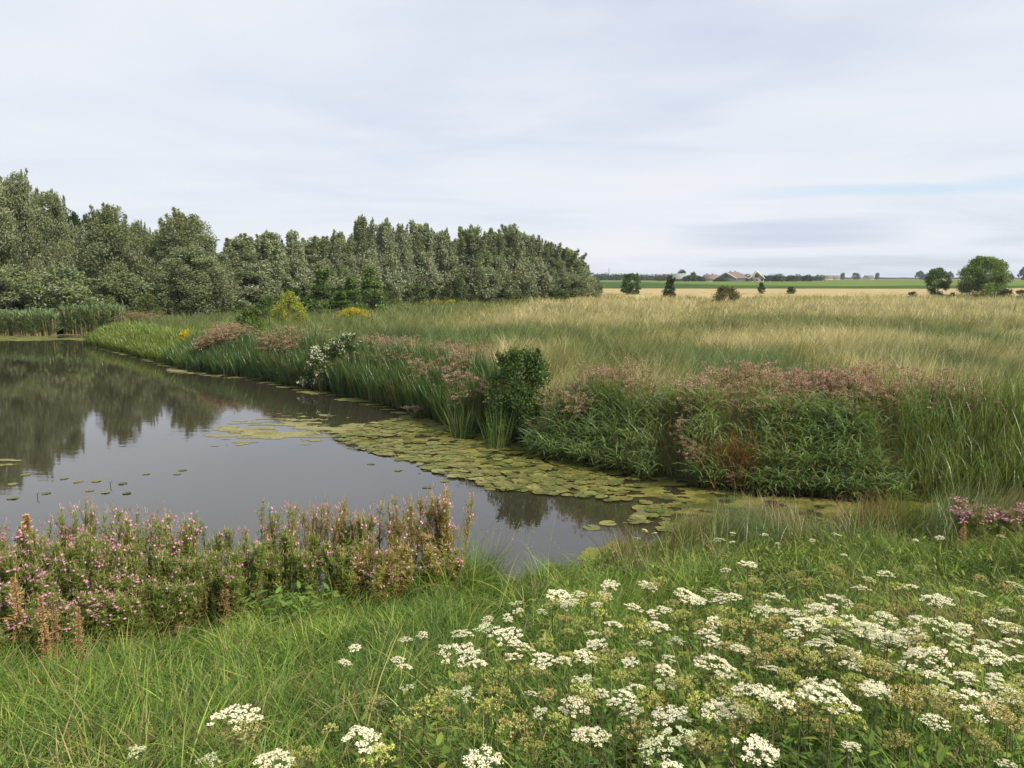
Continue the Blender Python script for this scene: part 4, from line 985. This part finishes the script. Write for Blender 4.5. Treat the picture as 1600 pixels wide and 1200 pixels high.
UW = [umbel(nu=int(U(18, 32)), nf=int(U(20, 32)), gap=U(.05, .35), col=[WHITE, WHITE, WHITE, (.74, .69, .52), (.62, .63, .42)][k % 5]) for k in range(14)]
SCOL = [(.40, .41, .13), (.47, .49, .15), (.42, .36, .15), (.46, .44, .19)]
US = [umbel(nu=20, nf=24, seed=True, col=SCOL[k % 4]) for k in range(8)]
UL = [umbel_leaf() for _ in range(5)]
gs = Geo(); add_tube(gs, [(0, 0, -1), (.012, .008, -.5), (0, 0, 0)], [.0042, .0036, .0026], (.12, .15, .055), 6); ST1 = gs.mesh('umbel_stem', M_STEM)
gs = Geo(); add_tube(gs, [(0, 0, -1), (-.01, .012, -.5), (0, 0, 0)], [.0042, .0036, .0026], (.10, .075, .04), 6); ST2 = gs.mesh('umbel_stem', M_STEM)
gs = Geo(); add_tube(gs, [(0, 0, -1), (.02, -.01, -.6), (0, 0, 0)], [.0036, .0030, .002], (.17, .17, .07), 6); ST3 = gs.mesh('umbel_stem', M_STEM)


def put_umbel(px, py, w, label, group, seed=False, hh=None):
    small = w < 24
    hh = hh or (U(.42, .6) if not small else U(.45, .65))
    x, y = on_ground(px, py, hh, 1.0, 40); y = min(y, float(near_y(x)) + .1); z0 = float(ground(x, y)); a, dy, dz = ray(px, py); z = CAMZ + dz * y / dy; hh = max(z - z0, .12)
    dep = y * cP + (CAMZ - z) * sP; R = np.clip(w / 2 / F * dep, .032, .13); s = R / .08
    r = thing('umbel_plant' if not seed else 'umbel_seed_plant', label, 'wildflower', (x, y, z0), group, U(0, 6.28), (s, s, s))
    st = link('stem', [ST1, ST2, ST3][int(rng.integers(3))], r, (0, 0, hh / s - .06)); st.scale = (1, 1, max(hh / s - .06, .02))
    fm, rm = (US[int(rng.integers(len(US)))] if seed else UW[int(rng.integers(len(UW)))])
    h = link('seed_head' if seed else 'flower_head', fm, r, (0, 0, hh / s)); h.rotation_euler = (rng.normal(0, .13), rng.normal(0, .13), 0); link('rays', rm, h)
    if y < 6: lf = link('leaves', UL[int(rng.integers(5))], r); lf.scale = (1.0 / s, 1.0 / s, 1.0 / s)


WPX = """1008,827,10 1023,832,11 997,840,10 1123,841,18 1145,832,9 1194,834,13 1214,848,11 1144,846,10 1269,843,11 1308,834,15 1319,866,10 1133,888,17 1012,911,33 953,912,28 906,926,24 945,928,25
992,945,31 1037,950,28 959,972,30 1028,975,42 925,987,22 930,1003,40 914,1023,38 1008,1001,27 1056,997,31 1075,926,44 1087,934,32 1114,920,33 1145,928,32 1212,929,40 1309,932,50 1194,951,46 1231,954,42
1259,970,52 1281,950,58 1280,1001,66 1337,970,52 1362,982,46 1337,1028,46 1116,970,28 1112,998,30 1156,1010,38 1116,1029,66 1044,1025,28 984,1032,30 914,1061,44 990,1070,36 1212,1084,64 1300,1080,88 1265,1070,44
1366,1075,44 986,1103,44 1047,1115,62 923,1142,62 1019,1162,66 1062,1145,54 1180,1165,68 1331,1162,30 1384,893,26 1359,903,22 1347,915,28 1169,879,30
452,857,18 477,859,15 456,873,22 486,873,13 461,847,13 320,835,16 353,832,17 412,823,16
806,940,22 809,953,19 794,962,21 762,964,25 759,978,48 722,987,38 791,989,52 816,1004,44 716,1012,66 747,1034,30 634,997,24 659,989,13 555,1011,19 539,1032,15 622,1028,27 633,1039,23 636,1072,17 728,1078,42 803,1023,30 847,1028,40 881,1028,30 875,928,40 884,943,31 847,953,18
367,1113,78 564,1146,78 427,1183,68 328,1180,46 752,1184,66 1420,914,28 1587,911,28 1462,932,48 1384,961,40 1434,965,36 1478,973,52 1490,992,46 1447,1020,76 1456,1050,66 1547,1020,56 1569,973,60 1572,951,22
1597,932,18 1516,1054,38 1556,1054,38 1572,1070,52 1590,1086,42 1534,1095,84 1462,1122,42 1330,1161,30 1203,1172,15 1572,1190,32 1372,1073,46 1388,989,62 1350,979,62 1378,1007,30 1594,1026,32 1468,838,15 1564,836,15 1431,843,11 1050,1197,44
1420,986,48 1405,1000,40 1310,985,44 1240,985,36 1295,966,44 1500,1010,30 1320,1010,28 830,1080,26 960,1095,20 845,1110,22 940,1080,24 1395,1040,30 1580,1000,40 215,1170,12"""
LBL = {(1012, 911): 'white flat umbel standing alone above the grass near the duckweed edge', (367, 1113): 'wide white umbel alone in the bright grass at lower left', (564, 1146): 'white umbel tipped towards the camera right of the lone wide one', (427, 1183): 'large white umbel at the bottom edge in the grass',
       (752, 1184): 'dense white umbel at the bottom edge between olive seed heads', (1300, 1080): 'largest domed white umbel with two dark stems below it', (1534, 1095): 'long flat white umbel above the shaded leaves at lower right', (1180, 1165): 'round white umbel at the bottom right of the olive seed heads',
       (716, 1012): 'white umbel of two lobes at the left end of the flower drift', (320, 835): 'single white umbel among the willowherb near the water gap', (636, 1072): 'thin white umbel seen edge-on in the grass', (1447, 1020): 'broad tilted white umbel in the middle of the right drift', (555, 1011): 'small tilted white umbel high in the left grass',
       (539, 1032): 'tiny faded white umbel just below the small tilted one', (634, 997): 'cream fading umbel at the left tip of the drift', (923, 1142): 'round white umbel low in the shaded foliage, left of the paired ones', (1280, 1001): 'big domed cream-white umbel at the left end of the right drift', (215, 1170): 'tiny white umbel in the grass at the lower left corner'}
for k in range(30):
    px, py = U(880, 1600), U(915, 1110); WPX += f' {px:.0f},{py:.0f},{U(24, 44) * (py - 700) / 320:.0f}'
for tkn in WPX.split():
    px, py, w = map(float, tkn.split(','))
    lab = LBL.get((int(px), int(py)))
    if lab: gr = None
    elif w <= 19 and px > 980: lab, gr = 'small white umbel on the far part of the near bank, by the channel edge', 'small white umbels by the channel'
    elif px < 500: lab, gr = 'small white umbel in the loose cluster at the foot of the reddish willowherb', 'white umbels below the willowherb'
    elif px < 700: lab, gr = 'white umbel scattered in the bright grass left of the drift', 'white umbels scattered in the grass'
    elif py > 1040: lab, gr = 'large white umbel close to the camera above dark green leaves', 'large white umbels at the front'
    elif px > 1180: lab, gr = 'white umbel in the dense overlapping drift at right', 'white umbels in the dense right drift'
    else: lab, gr = 'white umbel in the looser middle part of the flower drift', 'white umbels in the middle of the drift'
    put_umbel(px, py, w, lab, gr)
SPX = """880,962,28 925,932,50 995,967,40 1000,982,50 855,1000,30 780,1055,60 775,1080,62 805,1132,64 740,1135,34 952,1020,40 982,1020,26 1027,1092,36 995,1135,62 912,1075,42 1090,1152,52 1030,905,28 722,1055,32
1106,1157,62 1147,1084,48 1212,1110,52 1181,1023,52 1306,967,50 1369,1032,50 1087,1095,32 1131,951,50 1165,976,52 1231,1014,42 1375,1039,50 1525,957,50 1437,995,42 1515,1042,46 1419,1085,62 1506,1117,62 1553,1101,50
1503,921,36 1565,945,46 1400,948,42 1290,970,50 1219,970,42 1231,1051,42 1306,887,32 1250,1101,52 584,1096,40 663,1096,66 626,1124,38 474,1177,54 514,1135,24 384,1138,46 590,1172,62 1270,1030,46 1340,1060,44 1480,1090,50 1580,1120,56 840,1045,40
760,1100,52 700,1110,40 870,1120,46 1060,1060,40 1100,1050,40 1330,1120,46 1400,1150,50 1540,1150,48 965,1050,30 890,985,26 940,955,30 1060,960,28 1180,905,24 1240,895,26 1260,905,28 1440,885,24 1530,900,26 1570,915,30 1100,975,36 1200,995,40 1020,1040,34 830,1160,50 690,1080,36 1150,1130,44 1290,1130,40 820,1040,38"""
SLB = {(925, 932): 'reddish-brown seed head at the back of the drift near the water', (805, 1132): 'large olive seed head with curved rays at the front, left of a white one', (740, 1135): 'seed head of separate round balls at lower centre-left', (663, 1096): 'brownish seed head spread over the grass left of the drift', (1419, 1085): 'bright yellow-green umbel between white ones at right', (474, 1177): 'brown seed head beside the large white umbel at the bottom edge'}
for k in range(62):
    px, py = U(850, 1600), U(905, 1110); SPX += f' {px:.0f},{py:.0f},{U(26, 44) * (py - 700) / 320:.0f}'
for tkn in SPX.split():
    px, py, w = map(float, tkn.split(',')); lab = SLB.get((int(px), int(py))); gr = None
    if not lab:
        if px < 720: lab, gr = 'brownish-green seed head in the grass at the left fringe of the drift', 'seed heads at the left fringe'
        elif py > 1040: lab, gr = 'olive seed head close to the camera between large white umbels', 'olive seed heads at the front'
        else: lab, gr = 'yellow-brown seed head among the white umbels farther up the bank', 'seed heads farther up the bank'
    put_umbel(px, py, w, lab, gr, True)

# ------------------------------------------------------------------ lily pads and duckweed
MATPX = [(560, 702), (640, 722), (690, 744), (745, 752), (770, 764), (850, 772), (930, 780), (985, 796), (1005, 800), (990, 815), (1030, 835), (1100, 850), (1620, 815), (1620, 786), (1400, 777), (1200, 767), (1080, 754), (1000, 737), (880, 714), (800, 691), (720, 671), (645, 645), (615, 655), (560, 668), (520, 685)]
MAT = np.array([on_z(*p) for p in MATPX])
LOWPX = [(868, 912), (890, 880), (905, 858), (960, 842), (1000, 828), (1060, 845), (1100, 870), (1000, 900), (930, 915)]
LOW = np.array([on_z(*p) for p in LOWPX])
ALGPX = [(300, 684), (330, 668), (380, 655), (430, 649), (500, 648), (545, 660), (620, 658), (600, 680), (560, 700), (520, 692), (450, 690), (380, 694), (330, 692)]
ALG = np.array([on_z(*p) for p in ALGPX])


def weed(name, label, poly, cell, thr, cols, z, seed, edge=.35, stretch=(1, 1), extra=None):
    lo, hi = poly.min(0) - 1, poly.max(0) + 1; xs = np.arange(lo[0], hi[0], cell); ys = np.arange(lo[1], hi[1], cell * 1.3)
    A, B = np.meshgrid(xs, ys); A = A + U(-.3, .3, A.shape) * cell; B = B + U(-.3, .3, B.shape) * cell
    ins = inside(poly, A, B); d = dist_line(poly, A, B, True); d = np.where(ins, d, -d)
    f = fbm(A * 2.6 * stretch[0], B * 2.6 * stretch[1], seed, 5) + .35 * np.clip(d / edge, -1, .6) - .1
    if extra is not None: f = f + extra(A, B)
    land = ~inside(POND, A, B) & (dist_line(POND, A, B, True) > .3)
    keep = (f > thr) & ~land; k = keep[:-1, :-1] & keep[1:, :-1] & keep[:-1, 1:] & keep[1:, 1:]
    nxx = A.shape[1]; i = (np.arange(A.shape[0] - 1)[:, None] * nxx + np.arange(nxx - 1)[None])[k]
    t = fbm(A * 2.2, B * 4.5, seed + 4, 5).ravel(); c = mixc(cols[0], cols[1], np.clip(t * 3.2 - 1.1 + U(-.3, .3, t.shape), 0, 1)) * (1 + U(-.2, .2, (len(t), 1)))
    used, inv = np.unique(np.stack([i, i + 1, i + nxx + 1, i + nxx], 1), return_inverse=True)
    V = np.stack([A, B, np.full_like(A, z)], -1).reshape(-1, 3)[used]
    g = Geo(); g.add(V, inv.reshape(-1, 4), c[used]); tag(link(name, g.mesh(name, M_WEED)), label, 'water weed', kind='stuff')


DW1, DW2 = (.055, .062, .014), (.185, .17, .042)
weed('duckweed', 'yellow-green duckweed carpet along the channel under the reed bank', MAT, .04, .485, (DW1, DW2), .006, 101, .5, (1, 1.9), lambda a, b: .05 * smooth(3.0, 6.0, a) - .01)
weed('duckweed_patch', 'duckweed patch at the near shore below the sedge', LOW, .035, .50, ((.15, .16, .035), (.21, .21, .06)), .006, 111, .4)
weed('algae_film', 'pale olive algae film floating on the open water', ALG, .045, .50, ((.175, .17, .07), (.235, .22, .105)), .005, 121, 1.3, (.7, 2.2))
strip = lambda a, b, w0, w1: np.array([on_z(q, np.interp(q, FPX[IV], [p[1] for p in np.array(FARPX)[IV]]) - 2) for q in np.linspace(a, b, 14)] + [on_z(q, np.interp(q, FPX[IV], [p[1] for p in np.array(FARPX)[IV]]) + np.interp(q, [a, b], [w0, w1])) for q in np.linspace(b, a, 14)])
weed('shore_weed', 'thin yellowish weed fringe along the peninsula and far reeds', strip(140, 640, 5, 12), .06, .55, ((.13, .14, .04), (.20, .19, .07)), .006, 131, .25, (.5, 1.6))
weed('floating_weed', 'thin weed tongue reaching out from the peninsula', np.array([on_z(*p) for p in [(250, 577), (300, 572), (345, 578), (320, 584), (260, 583)]]), .06, .45, ((.17, .16, .07), (.22, .20, .10)), .006, 141, .4, (.5, 2))
weed('left_weed', 'weed patch at the left edge of the open water', np.array([on_z(*p) for p in [(-60, 715), (0, 714), (46, 719), (30, 727), (0, 735), (-20, 748), (-60, 752)]]), .05, .48, ((.15, .16, .05), (.2, .19, .08)), .006, 151, .4, (.5, 2))
weed('far_weed', 'weed fringe in front of the far left reeds', np.array([on_z(*p) for p in [(-60, 524), (130, 522), (140, 534), (95, 531), (0, 535), (-60, 536)]]), .09, .45, ((.11, .12, .035), (.16, .16, .055)), .006, 161, .6, (.4, 1))


def pad_mesh(k):
    n = 22; a = np.linspace(.22, 2 * PI - .22, n); r = 1 + .05 * np.sin(a * 3 + k) + U(-.03, .03, n); el = U(.85, 1)
    V = np.vstack([[[0, 0, .006]], np.column_stack([r * .6 * np.cos(a), r * .6 * np.sin(a) * el, np.full(n, .004)]), np.column_stack([r * np.cos(a), r * np.sin(a) * el, U(-.002, .010, n) * (1 if k % 2 else .4) + .005])])
    g = Geo(); i = np.arange(n - 1); b0 = [(.115, .13, .03), (.15, .15, .04), (.17, .15, .045), (.10, .125, .03), (.19, .185, .06), (.13, .14, .034)][k % 6]; c = np.array(b0)[None] * U(.8, 1.2, (len(V), 1)); br = np.zeros(len(V)); br[n + 1:] = U(0, 1, n) ** 3 * (.8 if k % 3 == 0 else .35); c = c * (1 - br[:, None]) + np.array([.16, .09, .035]) * br[:, None]
    g.add(V, np.stack([0 * i, i + 1, i + 2], 1), c); g.L[-1] = np.concatenate([np.stack([0 * i, i + 1, i + 2], 1).ravel(), np.stack([i + 1, i + 1 + n, i + 2 + n, i + 2], 1).ravel()])
    g.K[-1] = np.concatenate([np.full(n - 1, 3), np.full(n - 1, 4)]); g.M[-1] = np.zeros(2 * n - 2, int); return g


PADG = [pad_mesh(k) for k in range(12)]; PADM = [p.mesh('lily_pad', M_PAD) for p in PADG]


def put_pad(x, y, R, label, group, z=.012):
    o = link('lily_pad', PADM[int(rng.integers(12))], None, (x, y, z)); o.scale = (R, R, 1); o.rotation_euler = (U(-.03, .03), U(-.03, .03), U(0, 6.28)); return tag(o, label, 'lily pad', group)


for (px, py, R, lab) in [(667, 762, .15, 'small lily pad in front of the mat edge'), (810, 765, .19, 'lily pad in the group of floating leaves at the mat tip'), (835, 766, .17, 'rightmost lily pad of the pair at the mat tip'), (764, 763, .13, 'round lily pad left of the tip pair'), (766, 752, .13, 'round lily pad behind the left tip pad'), (925, 825, .17, 'single lily pad on the dark reflection near the lower shore'), (950, 818, .17, 'lily pad next to the lower duckweed patch'),
                      (866, 883, .13, 'lone lily pad on the open water near the grass tip'), (20, 779, .17, 'lily pad at the left edge of the open water'), (72, 771, .14, 'pale lily pad by the two dark twigs'), (165, 770, .14, 'lily pad left of a pair near the willowherb'), (198, 771, .13, 'lily pad right of a pair near the willowherb'), (192, 756, .14, 'lily pad above the pair near the willowherb'), (140, 767, .13, 'faint lily pad left of the near group'), (40, 742, .17, 'flat lily pad at the edge of the left tree reflection'), (285, 735, .15, 'lily pad on the open grey water, upper of two'), (277, 741, .14, 'lily pad on the open grey water, lower of two'), (228, 741, .12, 'faint lily pad left of the two on open water'), (150, 752, .16, 'faint lily pad on the sky reflection'), (122, 753, .15, 'broad faint lily pad on the sky reflection'),
                      (100, 748, .14, 'small faint lily pad beside the broad one'), (20, 757, .16, 'lily pad below the left weed patch'), (580, 725, .14, 'pad drifting left of the lily mat'), (622, 735, .15, 'drifting lily pad below the mat fringe'), (695, 752, .15, 'drifting lily pad just in front of the mat')]:
    x, y = on_z(px, py); put_pad(x, y, R * (.6 if px < 700 else .85), lab, None, .002)
# the mat of overlapping pads
n = 2000; lo, hi = MAT.min(0), MAT.max(0); X0 = U(lo[0], hi[0], n * 4); Y0 = U(lo[1], hi[1], n * 4); ok = inside(MAT, X0, Y0) & inside(POND, X0, Y0)
edge = dist_line(MAT, X0, Y0, True); keep = ok & ((fbm(X0 * 1.6, Y0 * 1.6, 171, 3) >.45) | ((edge < .35) & (X0 < 2.2))); X0, Y0 = X0[keep][:n], Y0[keep][:n]
pxs = CX + F * X0 / (Y0 * cP + CAMZ * sP); inv_ = (np.abs(pxs - 800) < 820) & (X0 < 2.6 - U(0, 1.2, len(X0)) * (Y0 > 13))
X0, Y0 = X0[inv_], Y0[inv_]; od = np.argsort(Y0)
for j in od[:255]:
    reg = X0[j] > .9
    put_pad(X0[j], Y0[j], U(.07, .16), 'lily pad among overlapping pads in the nearer part of the mat, towards the channel' if reg else 'lily pad among overlapping pads at the open-water side of the mat', 'lily pads towards the channel' if reg else 'lily pads at the open-water side', U(.008, .03))
g = Geo()
for j in od[255:]:
    q = PADG[int(rng.integers(12))]; V = np.concatenate(q.V); R = U(.07, .15); a = U(0, 6.28)
    W = np.column_stack([(V[:, 0] * math.cos(a) - V[:, 1] * math.sin(a)) * R + X0[j], (V[:, 0] * math.sin(a) + V[:, 1] * math.cos(a)) * R + Y0[j], V[:, 2] + U(.006, .025)])
    g.V.append(W.astype(np.float32)); g.C.append(np.concatenate(q.C) * U(.8, 1.15)); g.L.append(np.concatenate(q.L) + g.n); g.K.append(np.concatenate(q.K)); g.M.append(np.concatenate(q.M)); g.n += len(V)
tag(link('lily_mat', g.mesh('lily_mat', M_PAD)), 'far part of the lily mat where single pads merge', 'lily mat', kind='stuff')
# two twigs poking out of the open water
for (px, py, lab) in [(58, 778, 'thin dark twig sticking out of the water, left of two'), (172, 760, 'thin dark twig sticking out of the water, right of two')]:
    x, y = on_z(px, py); g = Geo(); add_tube(g, [(0, 0, -.2), (.01, 0, .05), (.03, .01, .11)], [.007, .006, .003], (.03, .025, .02), 5); add_tube(g, [(.01, 0, .05), (-.025, .02, .09)], [.004, .002], (.03, .025, .02), 4)
    r = thing('twig', lab, 'twig', (x, y, 0)); link('stick', g.mesh('twig_stick', M_BARK), r)

# ------------------------------------------------------------------ sun, sky, haze, camera
SUN_EL, SUN_AZ = math.radians(40), math.radians(128)      # azimuth clockwise from the view direction (+Y)
sd = bpy.data.lights.new('sun', 'SUN'); sd.energy = 4.6; sd.angle = math.radians(1.5); sd.color = (1, .90, .75)
so = bpy.data.objects.new('sun', sd); COL.objects.link(so)
from mathutils import Vector
dv = Vector((math.sin(SUN_AZ) * math.cos(SUN_EL), math.cos(SUN_AZ) * math.cos(SUN_EL), math.sin(SUN_EL)))
so.rotation_euler = dv.to_track_quat('Z', 'Y').to_euler(); so.location = dv * 50

w = bpy.data.worlds.new('World'); sc.world = w; w.use_nodes = True; nt = w.node_tree; N = nt.nodes; Lk = nt.links; N.clear()
out = N.new('ShaderNodeOutputWorld'); sky = N.new('ShaderNodeTexSky'); sky.sky_type = 'NISHITA'; sky.sun_disc = False; sky.sun_elevation = SUN_EL; sky.sun_rotation = SUN_AZ
b1 = N.new('ShaderNodeBackground'); b1.inputs[1].default_value = .10; Lk.new(sky.outputs[0], b1.inputs[0])
tc = N.new('ShaderNodeTexCoord'); sep = N.new('ShaderNodeSeparateXYZ'); Lk.new(tc.outputs['Generated'], sep.inputs[0])


def mth(op, a, b=None, cl=False):
    m = N.new('ShaderNodeMath'); m.operation = op; m.use_clamp = cl
    for i, v in enumerate((a, b)):
        if v is None: continue
        if isinstance(v, (int, float)): m.inputs[i].default_value = v
        else: Lk.new(v, m.inputs[i])
    return m.outputs[0]


zc = mth('ADD', mth('MAXIMUM', sep.outputs['Z'], 0.0), .07)
cx_ = mth('DIVIDE', sep.outputs['X'], zc); cy_ = mth('DIVIDE', sep.outputs['Y'], zc)
cb = N.new('ShaderNodeCombineXYZ'); Lk.new(cx_, cb.inputs[0]); Lk.new(cy_, cb.inputs[1])


def noise(scale, sx, sy, det, off, dist=.0):
    mp = N.new('ShaderNodeMapping'); mp.inputs['Scale'].default_value = (sx, sy, 1); mp.inputs['Location'].default_value = (off, off * .7, 0); Lk.new(cb.outputs[0], mp.inputs[0])
    n_ = N.new('ShaderNodeTexNoise'); n_.inputs['Scale'].default_value = scale; n_.inputs['Detail'].default_value = det; n_.inputs['Roughness'].default_value = .5; n_.inputs['Distortion'].default_value = dist; Lk.new(mp.outputs[0], n_.inputs['Vector']); return n_.outputs['Fac']


def ramp(v, stops):
    r = N.new('ShaderNodeValToRGB'); e = r.color_ramp.elements
    while len(e) < len(stops): e.new(.5)
    for k, (p, c) in enumerate(stops): e[k].position = p; e[k].color = (*c, 1)
    Lk.new(v, r.inputs[0]); return r.outputs['Color']


big = noise(.30, 1, .9, 5, 3.1, .6); med = noise(.8, .6, 1.3, 6, 7.7, .8)
mixn = mth('ADD', mth('MULTIPLY', big, .7), mth('MULTIPLY', med, .3))
ccol = ramp(mixn, [(.34, (.60, .655, .755)), (.50, (.69, .722, .785)), (.66, (.75, .76, .785))])
b2 = N.new('ShaderNodeBackground'); b2.inputs[1].default_value = 1.0; Lk.new(ccol, b2.inputs[0])
cover = ramp(mixn, [(.30, (.72,) * 3), (.46, (.97,) * 3)])
az_ = mth('DIVIDE', sep.outputs['X'], mth('MAXIMUM', sep.outputs['Y'], .05)); wv = mth('ADD', sep.outputs['Z'], mth('MULTIPLY', mth('SUBTRACT', med, .5), .03))


def bump_(v, c, wd):
    return mth('SUBTRACT', 1.0, mth('POWER', mth('DIVIDE', mth('SUBTRACT', v, c), wd), 2.0), True)


gap = mth('MULTIPLY', mth('MULTIPLY', bump_(wv, .100, .011), bump_(az_, .52, .30)), .55)
bank_ = mth('MULTIPLY', mth('MULTIPLY', bump_(wv, .050, .016), bump_(az_, .36, .17)), .95)
cm = N.new('ShaderNodeMix'); cm.data_type = 'RGBA'; Lk.new(bank_, cm.inputs['Factor']); Lk.new(ccol, cm.inputs['A']); cm.inputs['B'].default_value = (.52, .58, .69, 1); Lk.new(cm.outputs['Result'], b2.inputs[0])
cg_ = N.new('ShaderNodeMix'); cg_.data_type = 'RGBA'; Lk.new(gap, cg_.inputs['Factor']); Lk.new(cm.outputs['Result'], cg_.inputs['A']); cg_.inputs['B'].default_value = (.46, .63, .78, 1); Lk.new(cg_.outputs['Result'], b2.inputs[0])
mxs = N.new('ShaderNodeMixShader'); Lk.new(cover, mxs.inputs[0]); Lk.new(b1.outputs[0], mxs.inputs[1]); Lk.new(b2.outputs[0], mxs.inputs[2]); Lk.new(mxs.outputs[0], out.inputs['Surface'])

hm = bpy.data.materials.new('haze'); hm.use_nodes = True; hn = hm.node_tree.nodes; hn.clear(); ho = hn.new('ShaderNodeOutputMaterial'); hv = hn.new('ShaderNodeVolumePrincipled')
hv.inputs['Color'].default_value = (.74, .83, .95, 1); hv.inputs['Density'].default_value = .00018; hm.node_tree.links.new(hv.outputs[0], ho.inputs['Volume'])
g = Geo(); boxg(g, -3000, 3000, -70, 2600, -1.8, 17); ob = link('haze', g.mesh('haze', hm)); tag(ob, kind='stuff')

cam = bpy.data.cameras.new('camera'); cam.sensor_width = 36; cam.lens = 36 * F / 1600; cam.clip_start = .05; cam.clip_end = 20000
co = bpy.data.objects.new('camera', cam); COL.objects.link(co); co.location = (0, 0, CAMZ); co.rotation_euler = (PI / 2 - PITCH, 0, 0); sc.camera = co
vs = sc.view_settings; vs.view_transform = 'Standard'; vs.look = 'None'; vs.gamma = 1; vs.exposure = .27
sc.render.engine = 'CYCLES'; sc.cycles.max_bounces = 6; sc.cycles.diffuse_bounces = 4; sc.cycles.glossy_bounces = 3; sc.cycles.transmission_bounces = 3; sc.cycles.volume_bounces = 0; sc.cycles.transparent_max_bounces = 6
sc.cycles.use_denoising = True; sc.cycles.denoiser = 'OPENIMAGEDENOISE'; sc.cycles.denoising_input_passes = 'RGB_ALBEDO_NORMAL'; sc.cycles.sample_clamp_indirect = 4.0
